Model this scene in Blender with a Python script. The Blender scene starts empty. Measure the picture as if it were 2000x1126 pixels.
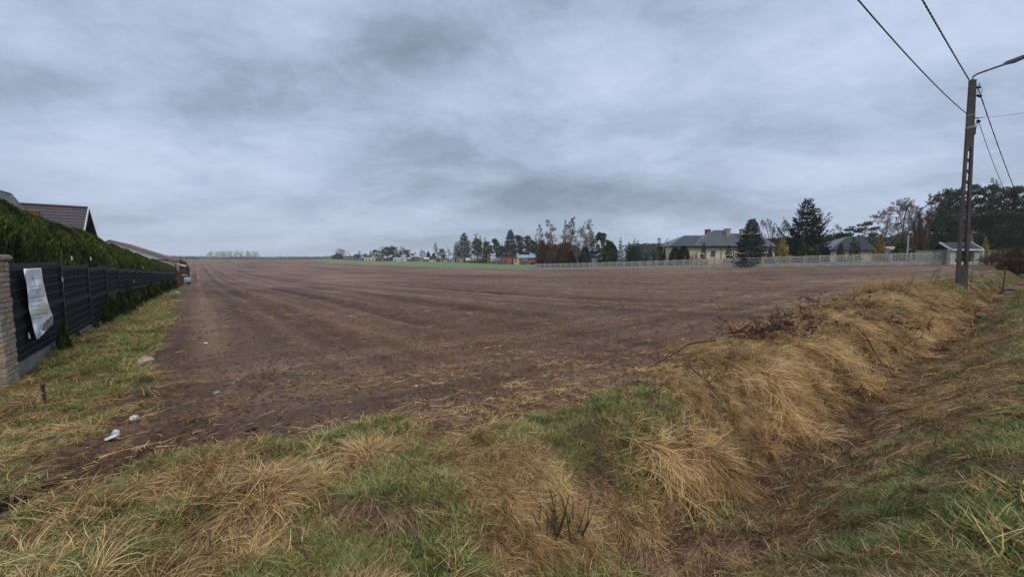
import bpy, math, random
import numpy as np
from mathutils import Vector, Matrix
R = math.radians
scene = bpy.context.scene
col = scene.collection
random.seed(7); rng = np.random.default_rng(11)

# ------------------------------------------------------------------ camera, sky, sun, exposure
CAMZ = 1.6
F = 740.0                     # focal length in pixels of the 2000 px wide photograph
PITCH = math.atan(58.0 / F)   # looking slightly down
cam_d = bpy.data.cameras.new('camera'); cam = bpy.data.objects.new('camera', cam_d); col.objects.link(cam)
cam_d.sensor_width = 36.0; cam_d.lens = 36.0 * F / 2000.0
cam_d.clip_start = 0.05; cam_d.clip_end = 9000
cam.location = (0, 0, CAMZ); cam.rotation_euler = (math.pi / 2 - PITCH, 0, 0)
scene.camera = cam

scene.view_settings.view_transform = 'Standard'; scene.view_settings.look = 'None'
scene.view_settings.gamma = 1.0; scene.view_settings.use_curve_mapping = False
scene.view_settings.exposure = 0.44

def ray(px, py):
    x, y = (px - 1000) / F, (563 - py) / F
    c, s = math.cos(PITCH), math.sin(PITCH)
    return Vector((x, c + s * y, -s + c * y))
def P(px, py, Y):
    r = ray(px, py); k = Y / r.y
    return Vector((r.x * k, Y, CAMZ + r.z * k))

class NT:
    """small helper for shader node trees"""
    def __init__(s, tree): s.t = tree; s.n = tree.nodes; s.l = tree.links; s.n.clear()
    def new(s, typ, **kw):
        n = s.n.new(typ)
        for k, v in kw.items(): setattr(n, k, v)
        return n
    def put(s, sock, v):
        if isinstance(v, bpy.types.NodeSocket): s.l.new(v, sock)
        elif v is not None: sock.default_value = v
    def math(s, op, a, b=None, c=None, clamp=False):
        n = s.new('ShaderNodeMath', operation=op); n.use_clamp = clamp
        s.put(n.inputs[0], a); s.put(n.inputs[1], b)
        if c is not None: s.put(n.inputs[2], c)
        return n.outputs[0]
    def mix(s, f, a, b, typ='MIX'):
        n = s.new('ShaderNodeMix', data_type='RGBA', blend_type=typ)
        s.put(n.inputs[0], f); s.put(n.inputs[6], a); s.put(n.inputs[7], b)
        return n.outputs[2]
    def noise(s, vec, scale, detail=4, rough=.55, dist=0, out=0):
        n = s.new('ShaderNodeTexNoise'); s.put(n.inputs['Vector'], vec)
        n.inputs['Scale'].default_value = scale; n.inputs['Detail'].default_value = detail
        n.inputs['Roughness'].default_value = rough; n.inputs['Distortion'].default_value = dist
        return n.outputs[out]
    def ramp(s, f, stops):
        n = s.new('ShaderNodeValToRGB'); s.put(n.inputs[0], f); e = n.color_ramp.elements
        while len(e) < len(stops): e.new(.5)
        for i, (p, c) in enumerate(stops):
            e[i].position = p; e[i].color = (c[0], c[1], c[2], 1) if not isinstance(c, (int, float)) else (c, c, c, 1)
        return n.outputs[0]
    def map(s, vec, loc=(0, 0, 0), rot=(0, 0, 0), sc=(1, 1, 1)):
        if any(rot):                                  # turn first, stretch afterwards
            r_ = s.new('ShaderNodeMapping'); s.put(r_.inputs[0], vec); r_.inputs[2].default_value = rot; vec = r_.outputs[0]
        n = s.new('ShaderNodeMapping'); s.put(n.inputs[0], vec)
        n.inputs[1].default_value = loc; n.inputs[3].default_value = sc
        return n.outputs[0]

SUN_EL, SUN_AZ = R(52), R(150)          # azimuth clockwise from +Y
world = bpy.data.worlds.new('World'); scene.world = world; world.use_nodes = True
w = NT(world.node_tree)
tc = w.new('ShaderNodeTexCoord'); gen = tc.outputs['Generated']
sky = w.new('ShaderNodeTexSky', sky_type='NISHITA'); sky.sun_disc = False
sky.sun_elevation = SUN_EL; sky.sun_rotation = SUN_AZ; sky.air_density = 1.2; sky.dust_density = 2.0
sep = w.new('ShaderNodeSeparateXYZ'); w.l.new(gen, sep.inputs[0])
zz = w.math('ADD', w.math('MAXIMUM', sep.outputs[2], 0.0), 0.26)
cx_ = w.math('DIVIDE', sep.outputs[0], zz); cy_ = w.math('DIVIDE', sep.outputs[1], zz)
cmb = w.new('ShaderNodeCombineXYZ'); w.l.new(cx_, cmb.inputs[0]); w.l.new(cy_, cmb.inputs[1])
pc = cmb.outputs[0]
n1 = w.noise(w.map(pc, (2.3, 5.1, 0), (0, 0, .35), (.75, 1.05, 1)), 0.95, 4, .5, .4)
n2 = w.noise(w.map(pc, (7.3, 1.1, 3), (0, 0, -.2), (1, 1.25, 1)), 3.4, 7, .62, .35)
n3 = w.noise(w.map(pc, (1.3, 9.1, 6), (0, 0, .2), (1, 1.2, 1)), 11.0, 7, .66, .3)
val = w.math('ADD', w.math('ADD', w.math('MULTIPLY', n1, 1.25), w.math('MULTIPLY', n2, .56)), w.math('MULTIPLY', n3, .26))
val = w.math('SUBTRACT', val, 1.020 - .55)
def blob(val, px, py, rx, ry, amt, rot=0):
    """one broad cloud mass, given in the cloud plane overhead"""
    d = ray(px, py).normalized(); z = max(d.z, 0) + .26; p0 = (d.x / z, d.y / z)
    d2 = ray(px + rx, py).normalized(); z2 = max(d2.z, 0) + .26; wx = abs(d2.x / z2 - p0[0])
    d3 = ray(px, py - ry).normalized(); z3 = max(d3.z, 0) + .26; wy = abs(d3.y / z3 - p0[1]) + 1e-3
    m = w.map(pc, (-p0[0], -p0[1], 0))
    nd = w.noise(pc, 1.3, 3, .5, 0, 1)
    va = w.new('ShaderNodeVectorMath', operation='MULTIPLY_ADD'); w.l.new(nd, va.inputs[0]); va.inputs[1].default_value = (wx * 1.2, wy * 1.2, 0)
    va.inputs[2].default_value = (-wx * .6, -wy * .6, 0)
    ad = w.new('ShaderNodeVectorMath', operation='ADD'); w.l.new(m, ad.inputs[0]); w.l.new(va.outputs[0], ad.inputs[1])
    m = w.map(ad.outputs[0], (0, 0, 0), (0, 0, rot), (1 / wx, 1 / wy, 0))
    ln = w.new('ShaderNodeVectorMath', operation='LENGTH'); w.l.new(m, ln.inputs[0])
    g = w.math('EXPONENT', w.math('MULTIPLY', w.math('MULTIPLY', ln.outputs['Value'], ln.outputs['Value']), -1.0))
    return w.math('ADD', val, w.math('MULTIPLY', g, amt))
for b in [(1150, 385, 430, 42, -.40), (800, 95, 150, 75, -.27), (420, 215, 190, 60, -.28), (120, 150, 280, 80, -.22),
          (1460, 250, 150, 50, -.16), (1180, 15, 180, 40, -.16), (1010, 160, 260, 90, .20), (620, 320, 200, 60, .14),
          (1660, 330, 150, 40, .16), (620, 60, 150, 60, .08), (850, 440, 500, 22, .10), (740, 290, 80, 30, -.10), (950, 475, 1100, 26, -.16)]:
    val = blob(val, *b)
cloud = w.ramp(val, [(.06, (.148, .184, .248)), (.34, (.235, .298, .392)), (.56, (.340, .407, .540)), (.80, (.442, .510, .655))])
# tint: greener overhead at the sides, slightly violet low in the middle
lowf = w.math('SUBTRACT', 1.0, w.math('MULTIPLY', sep.outputs[2], 2.2), clamp=True)
cloud = w.mix(w.math('MULTIPLY', lowf, .22), cloud, (.35, .40, .535, 1))
scale = w.new('ShaderNodeVectorMath', operation='SCALE'); w.l.new(cloud, scale.inputs[0]); scale.inputs['Scale'].default_value = 10.0
skymix = w.mix(.95, sky.outputs[0], scale.outputs[0])
bg = w.new('ShaderNodeBackground'); w.l.new(skymix, bg.inputs[0]); bg.inputs[1].default_value = 0.1
wo = w.new('ShaderNodeOutputWorld'); w.l.new(bg.outputs[0], wo.inputs[0])

sun_d = bpy.data.lights.new('sun', 'SUN'); sun_d.energy = 1.5; sun_d.angle = R(28); sun_d.color = (1, .93, .82)
sun = bpy.data.objects.new('sun', sun_d); col.objects.link(sun)
sun_dir = Vector((math.sin(SUN_AZ) * math.cos(SUN_EL), math.cos(SUN_AZ) * math.cos(SUN_EL), math.sin(SUN_EL)))
sun.rotation_euler = sun_dir.to_track_quat('Z', 'Y').to_euler(); sun.location = (0, -20, 60)

# ------------------------------------------------------------------ numpy noise
def _hash(ix, iy, seed):
    h = (ix.astype(np.int64) * 374761393 + iy.astype(np.int64) * 668265263 + seed * 1442695041) & 0xFFFFFFFF
    h = ((h ^ (h >> 13)) * 1274126177) & 0xFFFFFFFF
    return ((h ^ (h >> 16)) & 0xFFFFFF) / float(0xFFFFFF)
def vnoise(x, y, seed=0):
    ix = np.floor(x); iy = np.floor(y); fx = x - ix; fy = y - iy
    fx = fx * fx * (3 - 2 * fx); fy = fy * fy * (3 - 2 * fy)
    a = _hash(ix, iy, seed); b = _hash(ix + 1, iy, seed); c = _hash(ix, iy + 1, seed); d = _hash(ix + 1, iy + 1, seed)
    return (a + (b - a) * fx) * (1 - fy) + (c + (d - c) * fx) * fy
def fbm(x, y, seed=0, octv=3):
    s = 0; a = .5; t = 0
    for i in range(octv):
        s = s + a * vnoise(x, y, seed + i * 17); t += a; a *= .5; x = x * 2.03 + 3.1; y = y * 2.03 + 1.7
    return s / t
def sst(x, a, b):
    t = np.clip((x - a) / (b - a), 0, 1); return t * t * (3 - 2 * t)

scene.cycles.volume_bounces = 1; scene.cycles.max_bounces = 6; scene.cycles.diffuse_bounces = 3; scene.cycles.transparent_max_bounces = 6
# ------------------------------------------------------------------ terrain height
ANCH = np.array([(0, 0, -1.5), (3, 1, -1.5), (-3, 2, -1.6), (0, 5, -1.62), (-4, 5, -1.68), (-7.7, 5.8, -1.86), (-9.4, 7.9, -1.80),
 (-10.9, 9.7, -1.90), (-4, 12, -1.95), (4, 12, -1.7), (10, 11, -1.42), (18.4, 15.5, -1.10), (28, 22, -1.02), (40, 33, -.95), (59.5, 52, -.84), (41, 74, -1.72),
 (19.8, 99.3, -2.78), (7, 114.6, -3.26), (-18.5, 19, -2.25), (-28.6, 31, -2.8), (-46.8, 53, -3.72), (-100, 130, -4.1), (-20, 60, -3.1), (10, 30, -1.95),
 (10, 60, -2.4), (-5, 30, -2.3), (-29, 143, -3.2), (-97, 240, -3.2), (-190, 330, -1.8), (10, 190, -2.6), (-17, 210, -2.3), (-73, 270, -1.5), (-161, 350, -.5),
 (-330, 400, -1.7), (-250, 440, -1.0), (-420, 560, -1.0), (-300, 700, -3), (-700, 900, -4), (0, 900, -3), (0, 400, -1.5), (300, 400, 0), (200, 150, -.6), (100, 75, -.7),
 (90, 40, -.6), (60, 10, -.9), (20, -20, -1.2), (-30, 0, -1.8), (-20, -20, -1.8), (-120, 60, -4), (1050, 1050, 1), (-1050, 1050, 1), (0, 1480, 1), (-600, 1380, 1),
 (1480, 0, -1), (-1480, 0, -1), (0, -1480, -3), (-550, 1000, -4), (500, 1000, -2)], float)
def _warp(x, y):
    r = np.hypot(x, y) + 1e-9; k = np.log1p(r / 6.0) / r
    return x * k, y * k
def _tps_fit():
    u, v = _warp(ANCH[:, 0], ANCH[:, 1]); n = len(u)
    d2 = (u[:, None] - u[None]) ** 2 + (v[:, None] - v[None]) ** 2
    K = .5 * d2 * np.log(d2 + 1e-12)
    A = np.zeros((n + 3, n + 3)); A[:n, :n] = K + np.eye(n) * .004
    A[:n, n] = 1; A[:n, n + 1] = u; A[:n, n + 2] = v; A[n, :n] = 1; A[n + 1, :n] = u; A[n + 2, :n] = v
    b = np.zeros(n + 3); b[:n] = ANCH[:, 2]
    return u, v, np.linalg.solve(A, b)
_U, _V, _W = _tps_fit()
def base_h(x, y):
    x = np.asarray(x, float); y = np.asarray(y, float); u, v = _warp(x, y)
    z = _W[-3] + _W[-2] * u + _W[-1] * v
    for i in range(len(_U)):
        d2 = (u - _U[i]) ** 2 + (v - _V[i]) ** 2
        z = z + _W[i] * .5 * d2 * np.log(d2 + 1e-12)
    return z + CAMZ
D0 = np.array((2.45, 3.40)); DD = np.array((.822, .569)); DN = np.array((-.569, .822))
FD = np.array((-.639, .769)); FN = np.array((.769, .639))      # fence direction, its normal towards the field
FX0, FS = -2.86, -.831                                           # fence line X = FX0 + FS*Y
def ditch_st(x, y): return (x - D0[0]) * DN[0] + (y - D0[1]) * DN[1], (x - D0[0]) * DD[0] + (y - D0[1]) * DD[1]
def macro_h(x, y):
    z = base_h(x, y); s, t = ditch_st(x, y)
    s = s + .18 * (vnoise(t * .55, t * 0, 5) - .5)
    act = sst(t, -3.6, -1.7) * (1 - sst(t, 40, 60))
    zb = CAMZ + np.interp(t, [-6, 0, 11, 25, 60], [-2.15, -2.22, -2.02, -1.82, -1.65])
    k = np.where(s > 0, 1 - sst(s, .10, 1.05), 1 - sst(-s, .10, 1.30))
    z = z * (1 - k * act) + zb * k * act
    z = z + act * (-.02 + .20 * sst(t, 2.0, 6.5)) * np.exp(-((s - 1.5) / .42) ** 2) * (1 - sst(t, 12, 22))
    return z
_px = []
def hit(px, py):
    """where the ray through a pixel of the photograph meets the ground"""
    r = ray(px, py); ts = 1.2 * (1.035 ** np.arange(0, 210)); X = r.x * ts; Y = r.y * ts; Z = CAMZ + r.z * ts
    g = macro_h(X, Y); k = np.nonzero(Z < g)[0]
    if len(k) == 0: return Vector((X[-1], Y[-1], g[-1]))
    i = max(k[0], 1); a, b = ts[i - 1], ts[i]
    tt = np.linspace(a, b, 24); g = macro_h(r.x * tt, r.y * tt); k = np.nonzero(CAMZ + r.z * tt < g)[0]
    t = tt[k[0]] if len(k) else b
    return Vector((r.x * t, r.y * t, float(macro_h(r.x * t, r.y * t))))
def G(px, Y):
    """ground point in the column px at depth Y"""
    x = (px - 1000) / F * Y
    for _ in range(6):
        z = float(macro_h(x, Y)); dz = CAMZ - z
        # column is tilted a little by the pitch of the camera
        c, s = math.cos(PITCH), math.sin(PITCH); x = (px - 1000) / F * (c * Y + s * dz)
    return Vector((x, Y, float(macro_h(x, Y))))
def Zat(py, Y): return P(1000, py, Y).z

_gb = [(hit(*p).x, hit(*p).y) for p in [(980, 524.6), (850, 522), (760, 518), (700, 515), (640, 512.5)]]
near_edge = [hit(*p) for p in [(-160, 1126), (0, 1068), (130, 992), (265, 915), (340, 872), (430, 868), (600, 846), (720, 842), (900, 862), (1000, 838), (1100, 812), (1190, 785),
                               (1290, 738), (1400, 672), (1470, 640), (1560, 606), (1700, 573), (1830, 549)]]
left_edge = [hit(*p) for p in [(366, 545), (345, 578), (326, 610), (312, 660), (292, 700), (268, 745), (238, 790), (185, 840), (130, 905), (50, 965), (-60, 1015), (-240, 1090)]]
FIELD = [(v.x, v.y) for v in near_edge] + [(30, 23), (58, 50.5), (59.0, 51.0), (6.6, 113.8)] + _gb + [(-252, 442), (-420, 600), (-700, 900), (-800, 900), (-62, 74)] + [(v.x, v.y) for v in left_edge]
GREENF = [(6.6, 113.8)] + _gb + [(-252, 442), (-161, 352), (-73, 272), (-17, 212), (12, 192), (14, 150)]
def inpoly(x, y, poly):
    c = np.zeros(x.shape, bool); n = len(poly); j = n - 1
    for i in range(n):
        xi, yi = poly[i]; xj, yj = poly[j]
        if yi != yj:
            c ^= ((yi > y) != (yj > y)) & (x < (xj - xi) * (y - yi) / (yj - yi) + xi)
        j = i
    return c
def warpxy(x, y, a=.22):
    return (x + a * 2 * (fbm(x * 1.7, y * 1.7, 3, 3) - .5) + a * (vnoise(x * 9, y * 9, 8) - .5),
            y + a * 2 * (fbm(x * 1.7, y * 1.7, 43, 3) - .5) + a * (vnoise(x * 9, y * 9, 9) - .5))
_r0 = hit(20, 1020); _r1 = hit(300, 850); _rl = math.hypot(_r1.x - _r0.x, _r1.y - _r0.y); RUT = (_r0.x, _r0.y, (_r1.x - _r0.x) / _rl, (_r1.y - _r0.y) / _rl)
def is_field(x, y, a=.22):
    wx, wy = warpxy(x, y, a); return inpoly(wx, wy, FIELD)
def height(x, y, field=None):
    """full ground height with furrows, clods and tussocks"""
    x = np.asarray(x, float); y = np.asarray(y, float)
    z = macro_h(x, y); r = np.hypot(x, y); s, t = ditch_st(x, y)
    if field is None: field = is_field(x, y)
    f = field.astype(float)
    c = x * FN[0] + y * FN[1]; a = x * FD[0] + y * FD[1]
    wob = .25 * (fbm(x * .35, y * .35, 77, 2) - .5)
    wfar = sst(s + 1.2 * (vnoise(x * .4, y * .4, 4) - .5), 6.2, 8.2)
    rows = (.5 + .5 * np.sin((c + wob * .6) * 2 * math.pi / .78)) * .075 * (.25 + 1.1 * vnoise(c * .8, a * .08, 21))
    rows2 = (.5 + .5 * np.sin((s + wob) * 2 * math.pi / .55)) * .045 * (.2 + vnoise(s * 1.3, t * .12, 22))
    fade = 1 - sst(r, 30, 120)
    n1_ = fbm(x * 1.3, y * 1.3, 60, 3) - .5
    clod = fbm(x * 9, y * 9, 61, 3) - .5
    fine = fbm(x * 22, y * 22, 63, 2) - .5
    stretch = fbm(s * 2.6, t * .7, 64, 3) - .5
    fz = (rows * wfar + rows2 * (1 - wfar)) * fade - .055 * wfar * fade * (np.exp(-((np.mod(c + wob * .3, 3.1) - 1.0) / .16) ** 2) + np.exp(-((np.mod(c + wob * .3, 3.1) - 1.9) / .16) ** 2)) + .09 * n1_ + (1 - sst(r, 12, 34)) * (.055 * clod + .055 * fine) + .09 * stretch * (1 - wfar) * (1 - sst(r, 10, 30)) - .03
    vz = .14 * (fbm(x * 1.6, y * 1.6, 70, 3) - .45) + .07 * (fbm(x * 6, y * 6, 71, 2) - .5)
    vz = vz * (1 - sst(r, 40, 160))
    rl = (x - RUT[0]) * RUT[3] - (y - RUT[1]) * RUT[2]; rt = (x - RUT[0]) * RUT[2] + (y - RUT[1]) * RUT[3]; rl = rl + .12 * (vnoise(rt * 1.2, rt * 0, 31) - .5)
    ra = sst(rt, -3.0, -.5) * (1 - sst(rt, 2.6, 4.2)); rut = ra * (-.10 * np.exp(-((rl + .22) / .13) ** 2) - .09 * np.exp(-((rl - .26) / .12) ** 2) + .05 * np.exp(-(rl / .10) ** 2) + .05 * np.exp(-((rl - .52) / .12) ** 2))
    return z + f * fz + (1 - f) * (vz + .02) + f * rut

# ------------------------------------------------------------------ mesh helpers
def tag(o, label=None, cat=None, group=None, kind=None):
    if label: o['label'] = label
    if cat: o['category'] = cat
    if group: o['group'] = group
    if kind: o['kind'] = kind
    return o
def link(o, parent=None):
    col.objects.link(o)
    if parent is not None: o.parent = parent
    return o
def empty(name, loc, rz=0, label=None, cat=None, group=None, scale=None):
    o = bpy.data.objects.new(name, None); o.location = loc; o.rotation_euler = (0, 0, rz); o.empty_display_size = .2
    if scale: o.scale = scale
    link(o); return tag(o, label, cat, group)
def copy_tree(o, parent=None):
    c = o.copy(); col.objects.link(c)
    if parent is not None: c.parent = parent
    for ch in o.children: copy_tree(ch, c)
    return c
class MB:
    def __init__(s): s.v = []; s.f = []; s.m = []; s.mi = 0; s.r = []
    def add(s, vs, fs, rnd=None):
        b = len(s.v); s.v.extend(tuple(v) for v in vs); s.r.extend([random.random() if rnd is None else rnd] * len(vs))
        for f in fs: s.f.append(tuple(b + i for i in f)); s.m.append(s.mi)
    def box(s, c, size, rz=0, rx=0, ry=0):
        M = Matrix.Translation(Vector(c)) @ Matrix.Rotation(rz, 4, 'Z') @ Matrix.Rotation(ry, 4, 'Y') @ Matrix.Rotation(rx, 4, 'X')
        hx, hy, hz = size[0] / 2, size[1] / 2, size[2] / 2
        vs = [M @ Vector((a * hx, b * hy, d * hz)) for a in (-1, 1) for b in (-1, 1) for d in (-1, 1)]
        s.add(vs, [(0, 1, 3, 2), (4, 6, 7, 5), (0, 4, 5, 1), (2, 3, 7, 6), (0, 2, 6, 4), (1, 5, 7, 3)])
    def tube(s, pts, rad, n=5, cap=True, rnd=None):
        pts = [Vector(p) for p in pts]
        if not hasattr(rad, '__len__'): rad = [rad] * len(pts)
        vs = []; up = Vector((.31, .17, .93))
        for i, p in enumerate(pts):
            d = (pts[min(i + 1, len(pts) - 1)] - pts[max(i - 1, 0)])
            if d.length < 1e-9: d = Vector((0, 0, 1))
            d.normalize(); a = d.cross(up)
            if a.length < .05: a = d.cross(Vector((1, 0, 0)))
            a.normalize(); b = d.cross(a)
            for k in range(n):
                q = 2 * math.pi * k / n; vs.append(p + (a * math.cos(q) + b * math.sin(q)) * rad[i])
        fs = [(i * n + k, i * n + (k + 1) % n, (i + 1) * n + (k + 1) % n, (i + 1) * n + k) for i in range(len(pts) - 1) for k in range(n)]
        if cap: fs += [tuple(range(n))[::-1], tuple(range((len(pts) - 1) * n, len(pts) * n))]
        s.add(vs, fs, rnd)
    def quad(s, a, b, c, d): s.add([a, b, c, d], [(0, 1, 2, 3)])
    def slab(s, pts, th):
        """polygon with thickness th along its normal (pts = top, counter-clockwise from outside)"""
        pts = [Vector(p) for p in pts]; n = (pts[1] - pts[0]).cross(pts[2] - pts[0]).normalized(); k = len(pts)
        s.add(pts + [p - n * th for p in pts], [tuple(range(k)), tuple(range(k, 2 * k))[::-1]] + [(i, k + i, k + (i + 1) % k, (i + 1) % k) for i in range(k)])
    def mesh(s, name, mats, smooth=False):
        me = bpy.data.meshes.new(name); me.from_pydata(s.v, [], s.f)
        mats = mats if isinstance(mats, (list, tuple)) else [mats]
        for m in mats: me.materials.append(m)
        me.polygons.foreach_set('material_index', s.m)
        if smooth: me.polygons.foreach_set('use_smooth', [True] * len(s.f))
        at = me.attributes.new('rnd', 'FLOAT', 'POINT'); at.data.foreach_set('value', s.r)
        me.update(); return me
    def build(s, name, mats, parent=None, smooth=False, loc=None):
        o = bpy.data.objects.new(name, s.mesh(name, mats, smooth)); link(o, parent)
        if loc is not None: o.location = loc
        return o
def np_mesh(name, V, Fc, mats, rnd=None, smooth=False):
    """V (n,3), Fc (m,k)"""
    me = bpy.data.meshes.new(name); k = Fc.shape[1]
    me.vertices.add(len(V)); me.vertices.foreach_set('co', np.ascontiguousarray(V, np.float32).ravel())
    me.loops.add(Fc.size); me.loops.foreach_set('vertex_index', np.ascontiguousarray(Fc, np.int32).ravel())
    me.polygons.add(len(Fc)); me.polygons.foreach_set('loop_start', np.arange(0, Fc.size, k, dtype=np.int32))
    me.polygons.foreach_set('use_smooth', np.full(len(Fc), smooth))
    for m in (mats if isinstance(mats, (list, tuple)) else [mats]): me.materials.append(m)
    if rnd is not None:
        at = me.attributes.new('rnd', 'FLOAT', 'POINT'); at.data.foreach_set('value', np.ascontiguousarray(rnd, np.float32))
    me.update(calc_edges=True); me.validate(); return me

# ------------------------------------------------------------------ materials
def new_mat(name):
    m = bpy.data.materials.new(name); m.use_nodes = True; return m, NT(m.node_tree)
def finish(n, colr, rough=.8, bump=None, bstr=.5, bdist=.02, metal=0, spec=.3, trans=None):
    b = n.new('ShaderNodeBsdfPrincipled'); n.put(b.inputs['Base Color'], colr); n.put(b.inputs['Roughness'], rough)
    b.inputs['Metallic'].default_value = metal; b.inputs['Specular IOR Level'].default_value = spec
    if bump is not None:
        bp = n.new('ShaderNodeBump'); bp.inputs['Strength'].default_value = bstr; bp.inputs['Distance'].default_value = bdist
        n.put(bp.inputs['Height'], bump); n.l.new(bp.outputs[0], b.inputs['Normal'])
    out = n.new('ShaderNodeOutputMaterial')
    if trans:
        t = n.new('ShaderNodeBsdfTranslucent'); n.put(t.inputs[0], colr); mx = n.new('ShaderNodeMixShader'); mx.inputs[0].default_value = trans
        n.l.new(b.outputs[0], mx.inputs[1]); n.l.new(t.outputs[0], mx.inputs[2]); n.l.new(mx.outputs[0], out.inputs[0])
    else: n.l.new(b.outputs[0], out.inputs[0])
def mat(name, c1, c2=None, scale=4, rough=.8, bstr=.3, bdist=.01, metal=0, stretch=(1, 1, 1), spec=.3, detail=5, lo=.35, hi=.65):
    m, n = new_mat(name); tcn = n.new('ShaderNodeTexCoord').outputs['Object']
    c2 = c2 or tuple(c * .72 for c in c1)
    ns = n.noise(n.map(tcn, sc=stretch), scale, detail, .6)
    n2_ = n.noise(tcn, scale * 7, 3, .6)
    f = n.math('ADD', n.math('MULTIPLY', ns, .75), n.math('MULTIPLY', n2_, .25))
    colr = n.ramp(f, [(lo, c2), (hi, c1)])
    finish(n, colr, rough, f, bstr, bdist, metal, spec); return m
def leaf(name, stops, rough=.7, trans=.25, spec=.2, inst=.35, posn=0):
    """foliage / blade material: colour runs with a per-leaf value and a per-instance value"""
    m, n = new_mat(name)
    a = n.new('ShaderNodeAttribute', attribute_name='rnd'); oi = n.new('ShaderNodeObjectInfo')
    f = n.math('ADD', n.math('MULTIPLY', a.outputs['Fac'], 1 - inst), n.math('MULTIPLY', oi.outputs['Random'], inst))
    if posn:
        g = n.new('ShaderNodeNewGeometry'); f = n.math('ADD', f, n.math('MULTIPLY', n.math('SUBTRACT', n.noise(g.outputs['Position'], posn, 7, .78), .5), 1.7))
    finish(n, n.ramp(f, stops), rough, spec=spec, trans=trans); return m

def m_soil():
    m, n = new_mat('ploughed soil'); g = n.new('ShaderNodeNewGeometry').outputs['Position']
    rot = math.atan2(FD[1], FD[0])
    big = n.noise(g, .045, 3, .5)
    st = n.noise(n.map(g, rot=(0, 0, -rot), sc=(.05, 1.1, 1)), 1.0, 5, .6)
    st2 = n.noise(n.map(g, rot=(0, 0, -math.atan2(DD[1], DD[0])), sc=(.12, 1.3, 1)), 1.0, 5, .6)
    med = n.noise(g, 1.1, 6, .65); fine = n.noise(g, 16, 6, .72); gr = n.noise(g, 75, 3, .6)
    far = n.noise(n.map(g, rot=(0, 0, -rot), sc=(.01, .12, 1)), 1.0, 4, .55)
    f = n.math('ADD', n.math('ADD', n.math('MULTIPLY', st, .32), n.math('MULTIPLY', st2, .16)), n.math('ADD', n.math('MULTIPLY', med, .12), n.math('MULTIPLY', fine, .40)))
    f = n.math('ADD', f, n.math('MULTIPLY', n.math('SUBTRACT', far, .5), .35))
    f = n.math('ADD', f, n.math('MULTIPLY', n.math('SUBTRACT', big, .5), .3))
    def dot(v):
        d_ = n.new('ShaderNodeVectorMath', operation='DOT_PRODUCT'); n.l.new(g, d_.inputs[0]); d_.inputs[1].default_value = v; return d_.outputs['Value']
    cc = dot((FN[0], FN[1], 0)); ss = n.math('SUBTRACT', dot((DN[0], DN[1], 0)), D0[0] * DN[0] + D0[1] * DN[1])
    msk = n.math('MULTIPLY', n.math('SUBTRACT', ss, 6.4), .6, clamp=True); wb = n.noise(g, .35, 2, .5)
    def wave(v, per, wob_): return n.math('SINE', n.math('ADD', n.math('MULTIPLY', v, 2 * math.pi / per), n.math('MULTIPLY', wb, wob_)))
    amp = n.noise(n.map(g, rot=(0, 0, -rot), sc=(.03, .5, 1)), 1.0, 2, .5)
    lines = n.math('ADD', n.math('MULTIPLY', wave(cc, .78, 2.0), .35), n.math('ADD', n.math('MULTIPLY', wave(cc, 3.1, 1.2), .5), n.math('MULTIPLY', wave(cc, 1.47, 1.5), .65)))
    l2 = n.math('ADD', n.math('MULTIPLY', wave(ss, .55, 3.0), .4), n.math('MULTIPLY', wave(ss, 1.9, 3.0), .6))
    lines = n.math('ADD', n.math('MULTIPLY', lines, msk), n.math('MULTIPLY', l2, n.math('SUBTRACT', 1.0, msk)))
    f = n.math('ADD', f, n.math('MULTIPLY', n.math('MULTIPLY', lines, amp), .105))
    c = n.ramp(f, [(.33, (.028, .0145, .0082)), (.44, (.100, .0560, .0345)), (.54, (.192, .113, .071)), (.66, (.35, .225, .143))])
    # pale bits of straw and stones worked into the soil
    v = n.new('ShaderNodeTexVoronoi'); n.put(v.inputs['Vector'], g); v.inputs['Scale'].default_value = 14
    sp = n.math('LESS_THAN', v.outputs['Distance'], .10)
    keep = n.math('GREATER_THAN', n.noise(g, 3.1, 3, .6), .5)
    c = n.mix(n.math('MULTIPLY', n.math('MULTIPLY', sp, keep), .55), c, (.40, .28, .17, 1))
    tr = n.noise(n.map(g, rot=(0, 0, -rot), sc=(.018, .42, 1)), 1.0, 3, .5); c = n.mix(n.math('MULTIPLY', n.math('SUBTRACT', tr, .42), 3.2, clamp=True), c, n.mix(.5, c, (.21, .150, .115, 1)))
    h = n.math('ADD', n.math('MULTIPLY', fine, .75), n.math('MULTIPLY', gr, .25))
    finish(n, c, .82, h, 1.0, .075, spec=.25); return m
def m_verge():
    m, n = new_mat('verge thatch'); g = n.new('ShaderNodeNewGeometry').outputs['Position']
    a = n.noise(g, .9, 5, .6); b = n.noise(g, 9, 6, .7); c_ = n.noise(g, 60, 3, .6)
    f = n.math('ADD', n.math('MULTIPLY', a, .4), n.math('ADD', n.math('MULTIPLY', b, .4), n.math('MULTIPLY', c_, .2)))
    c = n.ramp(f, [(.34, (.045, .030, .018)), (.48, (.105, .072, .040)), (.60, (.19, .14, .075)), (.75, (.30, .22, .12))])
    gm = n.math('MULTIPLY', n.math('SUBTRACT', n.noise(g, .6, 4, .6), .42), 3.2, clamp=True)
    c = n.mix(n.math('MULTIPLY', gm, .6), c, (.085, .12, .035, 1))
    finish(n, c, .9, n.math('ADD', b, c_), 1.0, .04, spec=.15); return m
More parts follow.
